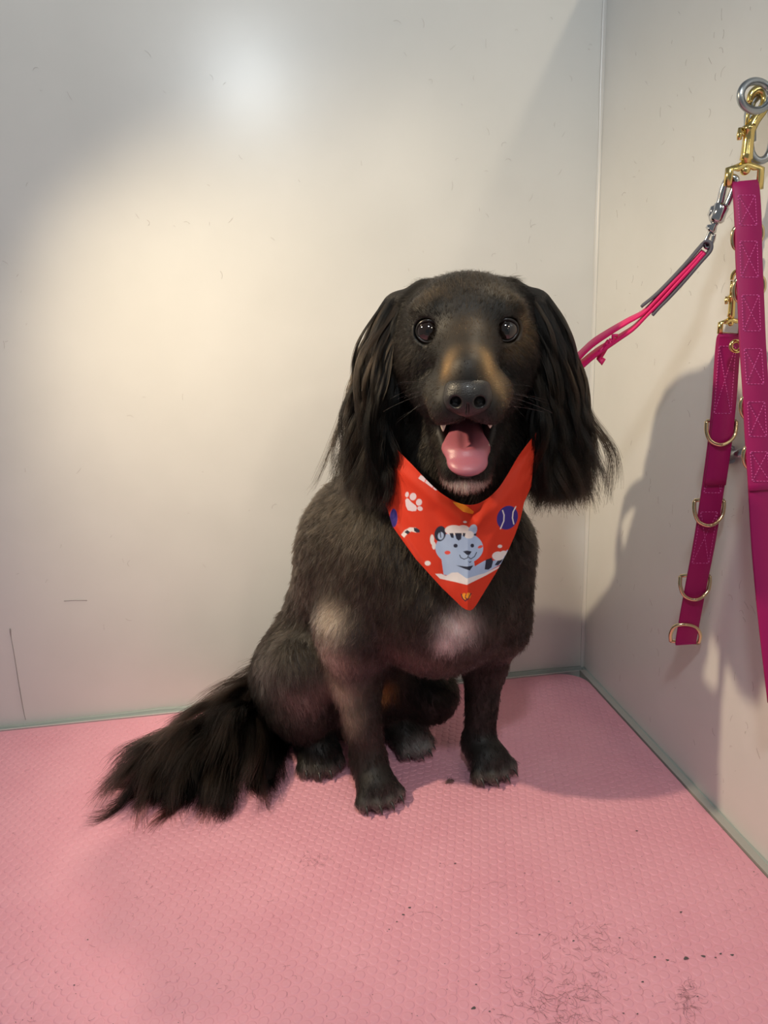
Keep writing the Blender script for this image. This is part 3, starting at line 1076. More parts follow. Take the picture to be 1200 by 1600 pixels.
# tail plume
D_NEAR = [q for q in D if not q['sub'] and q['reg'] in (HIND, BODY)]
m = TREG == TAIL
p0, n0, _ = roots(m & (TC[:, 0] < -0.105), 330)
tb = np.array(TB)
ti = np.clip((-0.11 - p0[:, 0]) / 0.138, 0, 1)
axis = nrm(tb[-1] - tb[0])
d0 = n0 * 0.9 + axis * (0.25 + 0.9 * ti[:, None]) + np.array([0.0, -0.95, 0.12]) * (0.3 + 0.7 * RNG.random((len(p0), 1))) + np.array([0.55, -0.5, 0]) * (1 - ti[:, None]) * RNG.random((len(p0), 1))
L0 = RNG.uniform(0.065, 0.130, len(p0)) * (1.22 - 0.26 * ti)
gd = locks(p0, d0, L0, 14, 0.15, 0.30, 0.9, True)
n = 34000
p, nn, _ = roots(m & (TC[:, 0] < -0.10), n)
pts, gi = fill(gd, p, p0, RNG.uniform(0.3, 0.85, len(p0)), 0.0050, 14, 0.0006, 0.65)
pts[:, :, 2] = np.maximum(pts[:, :, 2], 0.0008)
brown = RNG.random((len(p0), 1))
c = (np.array((0.005, 0.004, 0.0035)) + brown[gi] * np.array((0.014, 0.0085, 0.006))) * RNG.uniform(0.6, 1.4, (n, 1))
add_hair('tail_hair', pts, 0.00014, 0.00005, c, M_LONG, body)

# grey fringe under the lip, and a few whiskers
n = 900
a = RNG.uniform(-1.25, 1.25, n)
rt = HO + HR * (0.0195 * np.sin(a))[:, None] + HU * (-0.1085 + 0.010 * (1 - np.cos(a)) - 0.0045 * RNG.random(n))[:, None] + HF * (0.071 + 0.0255 * np.cos(a) - 0.001)[:, None]
dr = nrm(HR * (0.35 * np.sin(a))[:, None] - HU * 1.0 + HF * (0.45 * np.cos(a))[:, None] + RNG.normal(0, 0.16, (n, 3)))
ln = RNG.uniform(0.004, 0.0085, n)
s_ = np.linspace(0, 1, 5)[None, :, None]
pts = rt[:, None] + dr[:, None] * ln[:, None, None] * s_ - HU * (0.0022 * s_ ** 2)
c = np.array((0.42, 0.39, 0.35)) * RNG.uniform(0.25, 1.5, (n, 1)) * np.exp(-(a[:, None] / 0.9) ** 2) + 0.008
add_hair('chin_hair', pts, 0.00011, 0.00004, np.clip(c, 0.003, 0.9), M_FUR, body)
wp, wd = [], []
for s in (-1, 1):
    for k in range(9):
        wp.append(H(s * RNG.uniform(0.020, 0.029), RNG.uniform(-0.052, -0.034), RNG.uniform(0.080, 0.105)))
        wd.append(nrm(HR * s * 1.0 + HU * RNG.uniform(-0.6, 0.25) + HF * RNG.uniform(-0.3, 0.4)))
wp, wd = np.array(wp), np.array(wd)
s_ = np.linspace(0, 1, 8)[None, :, None]
pts = wp[:, None] + wd[:, None] * RNG.uniform(0.02, 0.042, (18, 1, 1)) * s_ - HU * (0.006 * s_ ** 2)
add_hair('whiskers', pts, 0.00009, 0.00003, np.full((18, 3), 0.02) * RNG.uniform(0.5, 6, (18, 1)), M_LONG, body)

# ------------------------------------------------------------------ bandana: a cloth laid over chest and throat
CLOTH = [ell((0.058, 0.700, 0.224), (0.084, 0.088, 0.090), k=0.05),
         cap((0.062, 0.688, 0.25), (0.075, 0.688, 0.345), 0.074, 0.066, 0.05),
         cap((0.075, 0.690, 0.34), (0.078, 0.680, 0.40), 0.064, 0.060, 0.05)]


def lay(px, py, off):
    d = np.stack([ray(a, b) for a, b in zip(px, py)])
    d = d / d[:, 1:2]
    best, by = np.full(len(px), 9.0), np.full(len(px), 0.65)
    hit = np.zeros(len(px), bool)
    for Y in np.linspace(0.50, 0.74, 170):
        v = field(d * Y + np.array([0, 0, CAM_H]), CLOTH) - off
        m = ~hit & (v < best)
        best[m], by[m] = v[m], Y
        hit |= v < 0
    return by


def poly_interp(pts, n):
    p = np.array(pts, float)
    l = np.r_[0, np.cumsum(np.linalg.norm(np.diff(p, axis=0), axis=1))]
    t = np.linspace(0, l[-1], n)
    return np.stack([np.interp(t, l, p[:, i]) for i in (0, 1)], 1)


NA, NBW = 401, 301
# neckline from behind the left ear through the dip under the chin; hem down to the point and up again
TOPC = catmull([(588, 672), (612, 694), (640, 722), (690, 771), (735, 789), (775, 767), (812, 710), (838, 676)], 14)
HEM = [(592, 775), (606, 797), (613, 822), (630, 846), (650, 874), (690, 918), (722, 949)] + \
      [(729, 953), (735, 954), (740, 951)] + [(745, 944), (775, 895), (795, 858), (805, 835), (813, 812), (819, 785), (830, 760)]
tc_, hc_ = poly_interp(TOPC, NA), poly_interp(HEM, NA)
bb = np.linspace(0, 1, NBW)
PXG = tc_[:, None, :] * (1 - bb)[None, :, None] + hc_[:, None, :] * bb[None, :, None]
sa, sb = slice(None, None, 10), slice(None, None, 10)
ca, cb = np.arange(0, NA, 10), np.arange(0, NBW, 10)
cy_ = lay(PXG[sa, sb, 0].ravel(), PXG[sa, sb, 1].ravel(), 0.0065).reshape(len(ca), len(cb))
for _ in range(3):
    pd = np.pad(cy_, 1, mode='edge')
    cy_ = (pd[:-2, 1:-1] + pd[2:, 1:-1] + pd[1:-1, :-2] + pd[1:-1, 2:] + 2 * cy_) / 6
tmp = np.stack([np.interp(np.arange(NA), ca, cy_[:, j]) for j in range(len(cb))], 1)
YG = np.stack([np.interp(np.arange(NBW), cb, tmp[i]) for i in range(NA)])
X_, Y_ = PXG[..., 0], PXG[..., 1]
# folds: the centre crease at the point, drag folds that run out from the throat to both sides
YG -= 0.0045 * np.exp(-np.abs(X_ - 731 - (Y_ - 900) * 0.0) / 16) * np.clip((Y_ - 830) / 80, 0, 1)
YG += 0.0020 * np.clip((Y_ - 880) / 70, 0, 1)
for (x0, y0, x1, y1, wd, amp) in ((632, 712, 735, 806, 7, 0.0030), (622, 735, 720, 812, 9, -0.0024), (640, 722, 700, 775, 5, -0.0022),
                                  (815, 715, 742, 800, 8, 0.0026), (822, 750, 750, 815, 9, -0.0018), (612, 808, 650, 872, 5, -0.0022),
                                  (680, 800, 700, 900, 14, 0.0014), (790, 800, 760, 880, 14, -0.0012)):
    q = np.array([x1 - x0, y1 - y0], float)
    l = np.linalg.norm(q)
    q /= l
    al = (X_ - x0) * q[0] + (Y_ - y0) * q[1]
    ac = -(X_ - x0) * q[1] + (Y_ - y0) * q[0]
    YG += amp * np.exp(-(ac / wd) ** 2) * np.exp(-np.clip(np.maximum(-al, al - l) / 14, 0, None) ** 2)
dirs = (X_[..., None] - 600) / FOC * CX + (Y_[..., None] - 800) / FOC * CY + _fw
CVT = dirs * (YG / dirs[..., 1])[..., None] + np.array([0, 0, CAM_H])
# the print, drawn on the cloth in its own pattern units
zx, zy = (X_ - 580) * 4.2857, (Y_ - 660) * 4.2857
zx, zy = zx.ravel(), zy.ravel()
INK = np.tile(np.array((0.58, 0.026, 0.003)), (len(zx), 1))


def ink(w, col):
    INK[:] = INK * (1 - w[:, None]) + np.array(col) * w[:, None]


def oval(x, y, rx, ry, col, rot=0.0):
    a = math.radians(rot)
    u = (zx - x) * math.cos(a) + (zy - y) * math.sin(a)
    v = -(zx - x) * math.sin(a) + (zy - y) * math.cos(a)
    r = np.hypot(u / rx, v / ry)
    ink(np.clip((1 - r) * min(rx, ry) / 2.5 + 0.5, 0, 1), col)


def patch(pts, col):
    w = np.zeros(len(zx))
    for dx, dy in ((-.7, -.7), (.7, -.7), (.7, .7), (-.7, .7)):
        w += in_poly(zx + dx, zy + dy, pts) * 0.25
    ink(w, col)


def stroke(pts, r, col):
    pts = np.array(pts, float)
    dd = np.full(len(zx), 1e9)
    for a, b in zip(pts[:-1], pts[1:]):
        q = b - a
        t = np.clip(((zx - a[0]) * q[0] + (zy - a[1]) * q[1]) / (q @ q), 0, 1)
        dd = np.minimum(dd, np.hypot(zx - a[0] - t * q[0], zy - a[1] - t * q[1]))
    ink(np.clip((r - dd) / 2 + 0.5, 0, 1), col)


WHT, PALE, NAVY, VIOL, RED, YEL, LIL = (0.72, 0.66, 0.66), (0.36, 0.46, 0.66), (0.012, 0.014, 0.035), (0.030, 0.016, 0.20), (0.70, 0.07, 0.05), (0.85, 0.30, 0.015), (0.66, 0.55, 0.62)
for a in ((240, 483, 12, 18, 10), (280, 497, 22, 25, 20), (320, 535, 20, 23, 20), (327, 577, 18, 15, 20)):
    oval(*a[:4], LIL, a[4])
patch([(228, 522), (238, 508), (250, 512), (270, 535), (300, 558), (307, 575), (300, 592), (275, 595), (245, 588), (232, 560)], LIL)
patch([(315, 375), (332, 352), (400, 390), (462, 425), (452, 452), (430, 455), (370, 410)], LIL)
stroke([(356, 405), (372, 374)], 3, RED)
stroke([(412, 440), (425, 410)], 3, RED)
patch([(545, 532), (600, 540), (640, 560), (688, 598), (680, 614), (615, 598), (570, 560)], YEL)
patch([(604, 480), (648, 480), (650, 520), (640, 540), (612, 530)], NAVY)
patch([(650, 505), (735, 455), (745, 492), (660, 530)], LIL)
oval(912, 638, 68, 82, VIOL, 25)
stroke([(880, 590), (890, 620), (888, 660), (866, 712)], 4, WHT)
stroke([(968, 565), (950, 600), (946, 640), (955, 680)], 4, WHT)
oval(150, 640, 26, 62, VIOL)
patch([(200, 752), (225, 722), (260, 703), (300, 705), (325, 722), (322, 738), (300, 738), (268, 730), (240, 748), (220, 772)], WHT)
patch([(222, 735), (240, 720), (262, 735), (246, 750)], NAVY)
patch([(285, 705), (305, 707), (326, 722), (324, 738), (305, 738), (288, 728)], NAVY)
oval(408, 785, 14, 34, WHT)
oval(420, 825, 13, 26, WHT)
patch([(700, 960), (760, 925), (830, 925), (880, 880), (915, 850), (915, 890), (868, 950), (760, 1012), (650, 1060), (640, 1000)], PALE)
patch([(468, 900), (485, 1020), (560, 1030), (640, 1060), (700, 1010), (690, 940), (680, 890)], PALE)
oval(590, 842, 160, 112, PALE)
oval(462, 745, 38, 52, NAVY, 12)
oval(466, 760, 20, 26, PALE, 12)
stroke([(462, 735), (466, 770)], 3, NAVY)
oval(555, 722, 62, 34, WHT)
oval(615, 722, 46, 34, WHT)
oval(680, 722, 28, 40, PALE, 20)
oval(655, 752, 34, 26, WHT)
patch([(690, 745), (708, 745), (700, 760), (686, 756)], NAVY)
patch([(524, 742), (550, 742), (552, 774), (536, 772)], NAVY)
patch([(560, 741), (607, 741), (602, 782), (585, 792), (570, 778)], NAVY)
patch([(612, 741), (632, 741), (626, 766), (616, 764)], NAVY)
oval(565, 826, 14, 13, NAVY)
oval(677, 825, 12, 13, NAVY)
oval(511, 872, 20, 13, RED)
oval(731, 833, 18, 9, RED, -22)
patch([(615, 864), (640, 858), (673, 864), (660, 885), (642, 888)], NAVY)
stroke([(592, 888), (600, 906), (622, 916), (644, 908), (652, 888)], 2.6, NAVY)
stroke([(648, 900), (668, 914), (692, 898), (706, 870)], 2.6, NAVY)
patch([(644, 926), (660, 934), (674, 926), (662, 942)], NAVY)
patch([(568, 957), (640, 966), (684, 958), (660, 992), (620, 978)], NAVY)
patch([(768, 920), (806, 906), (816, 930), (806, 970), (786, 986), (760, 984)], NAVY)
patch([(826, 956), (846, 928), (888, 900), (872, 935), (850, 958)], NAVY)
oval(850, 895, 40, 30, WHT)
oval(888, 876, 24, 17, WHT)
patch([(428, 1014), (470, 1014), (500, 1028), (540, 1006), (580, 1004), (640, 1046), (720, 1020), (760, 1010), (868, 958), (860, 972), (770, 1024), (640, 1088), (560, 1068), (460, 1046)], WHT)
for a in ((378, 943, 20, 16), (862, 830, 15, 11), (628, 667, 12, 7)):
    oval(*a, WHT)
oval(624, 1165, 17, 22, YEL)
oval(652, 1160, 15, 20, YEL)
stroke([(603, 1150), (612, 1178), (630, 1196), (650, 1182), (668, 1146)], 3.2, NAVY)
stroke([(636, 1150), (630, 1172), (640, 1186)], 3.0, NAVY)

M_CLOTH = mat('printed_cloth', (0.8, 0.04, 0.005), 0.75)
attr_color(M_CLOTH, 'print')
noise_bump(M_CLOTH, 1500, 0.12, 0.0003, 2)
bandana = thing('bandana', (0.07, 0.62, 0.24), 'orange-red triangular bandana with cub and paw print tied round the neck', 'bandana')
gi_ = np.arange(NA * NBW).reshape(NA, NBW)
CF = np.stack([gi_[:-1, :-1], gi_[:-1, 1:], gi_[1:, 1:], gi_[1:, :-1]], -1).reshape(-1, 4)
back = CVT - nrm(CVT - np.array([0.07, 0.70, 0.28]))[...] * 0.0012
ring_i = np.r_[gi_[0, :], gi_[1:, -1], gi_[-1, -2::-1], gi_[-2:0:-1, 0]]
nV = NA * NBW
SIDE = np.stack([ring_i, ring_i + nV, np.roll(ring_i, -1) + nV, np.roll(ring_i, -1)], 1)
cl = mesh_np('cloth', np.vstack([CVT.reshape(-1, 3), back.reshape(-1, 3)]), np.vstack([CF, CF[:, ::-1] + nV, SIDE]), M_CLOTH, bandana)
fn = np.zeros(3)
cl.data.polygons[0].normal
vcol(cl, 'print', np.vstack([INK, np.tile((0.55, 0.05, 0.02), (len(INK), 1))]))
if cl.data.polygons[len(CF) // 2].normal.y > 0:
    cl.data.flip_normals()
# the band of the cloth that runs round behind the neck
M_BAND = mat('cloth_band', (0.74, 0.035, 0.006), 0.8)
ba = np.linspace(math.radians(168), math.radians(-8), 40)
bp_ = np.array([(0.076 + 0.0785 * math.cos(t), 0.684 + 0.078 * math.sin(t), 0.375 + 0.028 * math.sin(t)) for t in ba])
MB().band(bp_, np.array([nrm((-0.25 * math.cos(t), -0.25 * math.sin(t), 1)) for t in ba]), 0.028, 0.002).build('neck_band', M_BAND, bandana)

# ------------------------------------------------------------------ wall fittings, leads, leash
def wl(pts, off):
    return np.array([W(p[0], p[1], p[2] if len(p) > 2 else off) for p in pts])


def ring_px(cx, cy, rx, ry, off, n=36, tilt=0.0, rot=0.0):
    """a ring hanging square to the wall, or swung by tilt"""
    c = W(cx, cy, off)
    out = []
    for a in np.linspace(0, 2 * math.pi, n, endpoint=False):
        x, y = rx * math.cos(a), ry * math.sin(a)
        x, y = x * math.cos(rot) - y * math.sin(rot), x * math.sin(rot) + y * math.cos(rot)
        out.append(P(cx + x, cy + y, c[1] + tilt * math.cos(a)))
    return np.array(out)


MM = 1 / 1900.0                          # metres per photo pixel at this wall, about
# steel wall eye and ring at the top
eye = thing('wall_ring', W(1183, 130, 0), 'grey steel ring high on the right wall that holds the hooks', 'ring')
MB().tube(ring_px(1180, 150, 23, 23, 0.040, tilt=0.004), 0.0028, 12, closed=True).build('ring', M_STEEL, eye)
ax_ = W(1196, 138, 0)
MB().tube(np.array([W(1222, 132, 0.0), W(1222, 132, 0.012), W(1221, 134, 0.026)]), [0.011, 0.010, 0.005], 16).build('wall_plate', M_STEEL, eye)
MB().tube(np.array([W(1222, 133, 0.02), W(1212, 134, 0.036), W(1203, 141, 0.042), W(1206, 150, 0.038), W(1216, 140, 0.026)]), 0.0028, 10).build('eyelet', M_STEEL, eye)
# steel spring link, hanging behind the brass hook
lk = thing('spring_link', W(1195, 255, 0.03), 'long grey steel spring link hanging behind the brass hook', 'carabiner')
lp = catmull([(1184, 150), (1174, 163), (1172, 190), (1171, 218), (1174, 240), (1184, 251), (1198, 246), (1206, 225), (1207, 190), (1203, 160), (1194, 147), (1184, 150)], 6)
YL = W(1190, 200, 0.030)[1] + 0.022
MB().tube(np.array([P(*q, YL) for q in lp[:-1]]), 0.0031, 12, closed=True).build('link', M_STEEL, lk)
MB().tube(np.array([P(*q, YL) for q in ((1173, 172), (1172, 180), (1172, 214), (1172, 222))]), 0.0044, 12).build('sleeve', M_STEEL, lk)


def swivel_hook(parent, eye_c, ang, s, m, off, flip=1):
    """bolt snap: square strap eye, swivel ball, barrel, hook, thumb lever; s = size in photo pixels"""
    ca_, sa_ = math.cos(ang), math.sin(ang)
    Y0 = W(*eye_c, off)[1]

    def q(x, y, o=0.0):
        return P(eye_c[0] + (x * ca_ + y * sa_) * s, eye_c[1] + (x * sa_ - y * ca_) * s, Y0 - o)
    fr = [(-26, -16), (-26, 12), (-14, 15), (0, 24), (14, 20), (26, 18), (27, -16)]
    MB().tube(np.array([q(*p) for p in fr]), 0.0021 * s + 0.0004, 10, flat=1.5).build('strap_eye', m, parent)
    MB().tube(np.array([q(-25, -15, -0.004), q(26, -15, -0.004)]), 0.0017 * s + 0.0002, 8).build('strap_bar', m, parent)
    MB().ball(q(0, 13), EYE3, (0.0042 * s,) * 3).build('swivel_ball', m, parent)
    pr = [(0, 24), (0, 30), (0, 31), (0, 40), (0, 62), (0, 78), (0, 80), (-1, 88)]
    MB().tube(np.array([q(*p) for p in pr]), np.array([5.5, 6.2, 7.8, 7.0, 6.6, 6.8, 8.4, 7.6]) * MM * s * 1.3, 16).build('barrel', m, parent)
    hk = catmull([(2, 82), (8 * flip, 98), (18 * flip, 116), (22 * flip, 134), (16 * flip, 147), (5 * flip, 148), (-3 * flip, 139), (-5 * flip, 126)], 5)
    MB().tube(np.array([q(*p) for p in hk]), np.interp(np.linspace(0, 1, len(hk)), [0, 0.2, 0.6, 1], [8.5, 8.5, 7.5, 4.6]) * MM * s, 12).build('hook', m, parent)
    MB().tube(np.array([q(-5 * flip, 84), q(-5 * flip, 104), q(-5 * flip, 124)]), 3.0 * MM * s, 10).build('bolt', m, parent)
    MB().tube(np.array([q(-4 * flip, 72), q(-11 * flip, 72), q(-15 * flip, 74)]), np.array([3.4, 3.4, 4.2]) * MM * s, 10).build('thumb_lever', m, parent)
    MB().tube(np.array([q(-15 * flip, 62), q(-15.5 * flip, 70), q(-15 * flip, 82)]), np.array([3.6, 4.4, 3.6]) * MM * s, 10).build('thumb_knob', m, parent)


def dee(parent, pts, Y0, m, r=0.0019, lift=None):
    a = catmull(pts, 6)
    o = Y0 - (np.zeros(len(a)) if lift is None else np.interp(np.linspace(0, 1, len(a)), [0, 0.5, 1], lift))
    MB().tube(np.array([P(p[0], p[1], k) for p, k in zip(a, o)]), r, 10).build('d_ring', m, parent)


def stitches(parent, boxes, path, off, front):
    b = MB()
    pp = np.array(path)

    def on(q):
        cx = np.interp(q[1], pp[:, 1], pp[:, 0])
        return P(q[0], q[1], W(cx, q[1], off)[1] - front)

    for c4 in boxes:                     # four corners of a stitched field: border and cross
        c4 = [np.array(c, float) for c in c4]
        for i, j in ((0, 1), (1, 2), (2, 3), (3, 0), (0, 2), (1, 3)):
            n = max(3, int(np.linalg.norm(c4[j] - c4[i]) / 4.6))
            for k in range(n):
                p, e = c4[i] + (c4[j] - c4[i]) * (k + 0.18) / n, c4[i] + (c4[j] - c4[i]) * (k + 0.78) / n
                b.tube(np.array([on(p), on(e)]), 0.00038, 5)
    tag(b.build('stitching', M_THREAD, parent), kind='stuff')


# the long lead: bolt snap on the ring, double strap with rings sewn into it
OFF1 = 0.030
l1 = thing('training_lead', W(1165, 285, OFF1), 'long magenta strap with sewn-in rings hanging from the tall brass hook', 'lead')
swivel_hook(l1, (1163, 278), math.radians(6), 0.94, M_BRASS, OFF1)
SIDE_V = np.array([1.0, 0, 0])
path1 = catmull([(1163, 284), (1166, 300), (1169, 350), (1170, 400), (1173, 470), (1176, 540), (1180, 600), (1183, 660), (1186, 710), (1190, 766)], 6)
pts1 = wl(path1, OFF1)
MB().band(pts1, SIDE_V, np.linspace(0.0212, 0.0205, len(pts1)), 0.0030).build('strap', M_MAGENTA, l1)
path1b = catmull([(1168, 300), (1176, 480), (1186, 640), (1190, 740), (1196, 850), (1206, 960), (1222, 1100)], 8)
MB().band(wl(path1b, OFF1) + np.array([0, 0.0034, 0]), SIDE_V, 0.0192, 0.0026).build('under_strap', M_MAGENTA, l1)
def along(path, t0, t1, hw):
    """corners of a field on a strap between two heights"""
    p = np.array(path)
    f = lambda y: np.interp(y, p[:, 1], p[:, 0])
    return [(f(t0) - hw, t0), (f(t0) + hw, t0), (f(t1) + hw, t1), (f(t1) - hw, t1)]
bx = [along(path1, a, b, 13.5) for a, b in ((305, 352), (377, 433), (461, 517), (545, 600), (628, 682), (706, 752))]
stitches(l1, bx, path1, OFF1, 0.0017)
for y, d in ((366, 0), (447, 0), (634, 0), (712, 0)):
    x = np.interp(y, np.array(path1)[:, 1], np.array(path1)[:, 0])
    dee(l1, [(x + 18, y + 12), (x + 22, y + 2), (x + 20, y - 12), (x + 8, y - 16), (x - 10, y - 15), (x - 22, y - 8), (x - 25, y + 6), (x - 22, y + 20), (x - 12, y + 26)] if y < 460 else
        [(x - 6, y - 14), (x - 17, y - 15), (x - 23, y - 8), (x - 24, y + 6), (x - 18, y + 18), (x - 4, y + 24), (x + 12, y + 22), (x + 22, y + 8)], W(x, y, OFF1)[1] + 0.0025, M_PALE_BRASS, 0.0017)
MB().tube(ring_px(1150, 541, 8, 8, OFF1 - 0.001), 0.0016, 10, closed=True).build('small_ring', M_BRASS, l1)

# the short lead hooked to a ring of the long one
OFF2 = 0.022
l2 = thing('short_lead', W(1134, 525, OFF2), 'shorter magenta strap with four brass rings hanging clear of the wall', 'lead')
swivel_hook(l2, (1141, 513), math.radians(4), 0.60, M_BRASS, OFF2, flip=1)
path2 = catmull([(1141, 522), (1138, 530), (1135, 560), (1131, 620), (1126, 672), (1120, 720), (1109, 795), (1100, 850), (1088, 912), (1078, 965), (1072, 1000), (1072, 1007)], 6)
MB().band(wl(path2, OFF2), SIDE_V, np.linspace(0.0202, 0.0205, len(path2)), 0.0030).build('strap', M_MAGENTA, l2)
MB().band(wl(path2, OFF2)[3:34] - np.array([0, 0.0028, 0]), SIDE_V, 0.0196, 0.0024).build('folded_strap', M_MAGENTA, l2)
bx = [along(path2, a, b, 13) for a, b in ((541, 646), (676, 770), (800, 880))]
stitches(l2, bx[:1], path2, OFF2, 0.0042)
stitches(l2, bx[1:], path2, OFF2, 0.0017)
for cx, cy, rx, ry, up in ((1127, 664, 23, 30, 1), (1108, 788, 23, 32, 1), (1086, 906, 23, 30, 1), (1071, 992, 23, 15, -1)):
    if up > 0:
        pts = [(cx - rx, cy - 6), (cx - rx, cy + 10), (cx - rx * 0.75, cy + ry * 0.80), (cx - rx * 0.2, cy + ry * 1.02), (cx + rx * 0.35, cy + ry * 0.95), (cx + rx * 0.85, cy + ry * 0.6), (cx + rx, cy + 5), (cx + rx, cy - 6)]
    else:
        pts = [(cx - rx, cy + 10), (cx - rx, cy - 2), (cx - rx * 0.7, cy - ry * 0.9), (cx, cy - ry * 1.1), (cx + rx * 0.7, cy - ry * 0.8), (cx + rx, cy), (cx + rx * 0.9, cy + 13)]
    Yc = W(cx, cy, OFF2)[1]
    dee(l2, pts, Yc, M_PALE_BRASS, 0.0018, (0.0, 0.007, 0.0))
    MB().tube(np.array([P(*q, Yc + 0.0028) for q in (pts[0], (cx, cy - 8 if up > 0 else cy + 11), pts[-1])]), 0.0017, 10).build('d_ring_bar', M_PALE_BRASS, l2)
# small steel fitting on the wall behind the straps
fx = thing('wall_bracket', W(1150, 710, 0), 'small grey steel fitting screwed to the wall between the two straps', 'bracket')
MB().tube(np.array([W(1139, 710, 0.0), W(1139, 710, 0.004)]), 0.0085, 20).tube(ring_px(1137, 711, 9, 11, 0.005), 0.0019, 8, closed=True).build('plate', M_STEEL, fx, sharp=40)
MB().tube(wl([(1142, 711), (1150, 709), (1164, 708)], 0.006), [0.0048, 0.0030, 0.0050], 12).build('arm', M_STEEL, fx)
MB().tube(np.array([W(1155, 711, 0.008), W(1155, 711, 0.0105)]), 0.0022, 10).build('screw', M_STEEL, fx)

# the leash in use: chrome snap, grey sleeve, doubled pink webbing to the dog's neck
ls = thing('leash', W(1146, 285, 0.035), 'bright pink leash with chrome clip running to the neck of the dog', 'leash')
E0, E1 = W(1150, 285, 0.036), P(905, 572, 0.695)


def between(px, py):
    t = np.clip((1150 - px) / 245.0, -0.1, 1.1)
    return P(px, py, E0[1] + (E1[1] - E0[1]) * t)


def bl(pts):
    return np.array([between(*p) for p in pts])


VIEW = nrm(np.array([0.25, 1.0, 0.0]))
hk = catmull([(1135, 322), (1142, 306), (1148, 290), (1150, 281), (1144, 277), (1136, 282), (1130, 296), (1126, 313), (1123, 322)], 5)
MB().tube(bl(hk), np.interp(np.linspace(0, 1, len(hk)), [0, .5, 1], [.0024, .0029, .0032]), 10).build('hook', M_CHROME, ls)
MB().tube(bl([(1131, 318), (1128, 322), (1124, 332), (1119, 343), (1117, 348)]), [.0040, .0062, .0058, .0064, .0045], 14).build('snap_body', M_CHROME, ls)
MB().tube(bl([(1122, 322), (1116, 326), (1112, 336), (1113, 342)]), [.0020, .0034, .0034, .0018], 10).build('trigger', M_CHROME, ls)
MB().tube(bl([(1117, 347), (1116, 352), (1112, 357), (1108, 361)]), [.0040, .0026, .0050, .0042], 12).build('swivel', M_CHROME, ls)
er = catmull([(1110, 360), (1106, 370), (1101, 381), (1106, 387), (1113, 378), (1116, 366)], 5)
MB().tube(bl(er), 0.0017, 10).build('swivel_eye', M_CHROME, ls)
sl = catmull([(1003, 478), (1025, 460), (1050, 435), (1075, 408), (1092, 388), (1101, 379), (1109, 382), (1108, 393), (1092, 412), (1068, 440), (1045, 465), (1030, 480), (1020, 491)], 6)
MB().band(bl(sl), VIEW, 0.0155, 0.0024).build('sleeve', M_SLEEVE, ls)
for nm, pp in (('webbing', [(1098, 392), (1080, 412), (1052, 440), (1026, 467), (1005, 488), (980, 502), (950, 520), (925, 537), (905, 556), (895, 566)]),
               ('webbing', [(1101, 394), (1083, 415), (1056, 444), (1030, 472), (1010, 492), (990, 512), (968, 527), (948, 540), (930, 552), (908, 570), (896, 580)])):
    a = catmull(pp, 6)
    tw = np.linspace(0, 1, len(a))[:, None]
    side = nrm(VIEW * (1 - 0.5 * tw ** 2) + np.array([0.35, 0, 0.75]) * tw ** 2)
    MB().band(bl(a), side, 0.0150, 0.0027).build(nm, M_PINK, ls)
fr = [(952, 532), (946, 542), (940, 552), (936, 561), (940, 566), (944, 560)]
MB().tube(bl(fr), [.0022, .0030, .0030, .0026, .0030, .0018], 8).build('frayed_end', M_PINK, ls)
cu = np.array([between(960 - i * 1.7 + 3 * math.sin(i * 2.1), 523 + i * 1.8 + 3 * math.cos(i * 1.7)) - np.array([0, 0.006, 0]) for i in range(16)])
MB().tube(cu, 0.0012 + 0.0007 * np.abs(np.sin(np.arange(16) * 1.3)), 6).build('frayed_edge', M_PINK, ls)

# ------------------------------------------------------------------ bits on the mat
hc = thing('hair_tuft', G(702, 1221), 'tiny tuft of cut black hair on the mat between the paws', 'hair tuft')
b = MB()
for i in range(40):
    o = G(702 + RNG.normal(0, 3.0), 1221 + RNG.normal(0, 2), 0.001 + 0.001 * RNG.random())
    d = nrm(np.array([0.7, 0.35, 0.1]) + RNG.normal(0, 0.35, 3) * [1, 1, .4])
    b.tube(np.array([o - d * 0.003, o + [0, 0, .0006], o + d * 0.0035]), 0.00016, 4)
b.build('hairs', M_LOOSE, hc)
b = MB()


def loose(px, py, ln, cv, a=None, r=0.00007):
    c = G(px, py, 0.0009)
    if c[2] < -1 or not (-0.62 < c[0] < 0.33):
        return
    a = RNG.uniform(0, 6.28) if a is None else a
    pts, x = [], c.copy()
    for k in range(6):
        pts.append(x.copy())
        x = x + np.array([math.cos(a), math.sin(a), 0]) * ln / 5
        a += cv / 5
    b.tube(np.array(pts), r, 3)


for _ in range(190):                     # combed-out hairs, thickest at the front right
    loose(RNG.normal(880, 45), RNG.normal(1565, 32), RNG.uniform(.004, .013), RNG.normal(0, 2))
for _ in range(60):
    loose(RNG.normal(930, 40), RNG.normal(1480, 28), RNG.uniform(.004, .014), RNG.normal(0, 2.5))
for _ in range(60):
    loose(RNG.normal(1073, 9), RNG.normal(1562, 14), RNG.uniform(.003, .010), RNG.normal(0, 2))
for _ in range(34):
    loose(RNG.normal(490, 16), RNG.normal(1345, 7), RNG.uniform(.002, .006), RNG.normal(0, 2))
for _ in range(260):
    loose(RNG.uniform(0, 1190), RNG.uniform(1190, 1600), RNG.uniform(.002, .007), RNG.normal(0, 1.5))
for q in ((715, 1392, 0.022, 2.2, -0.3), (760, 1382, 0.02, -1.5, 0.5), (640, 1432, 0.03, -1.8, 0.6), (765, 1490, 0.014, 1.5, 0.2), (1165, 1400, 0.010, 2, 1.0)):
    loose(*q)
tag(b.build('loose_hair', M_LOOSE, rubber), kind='stuff')
b = MB()


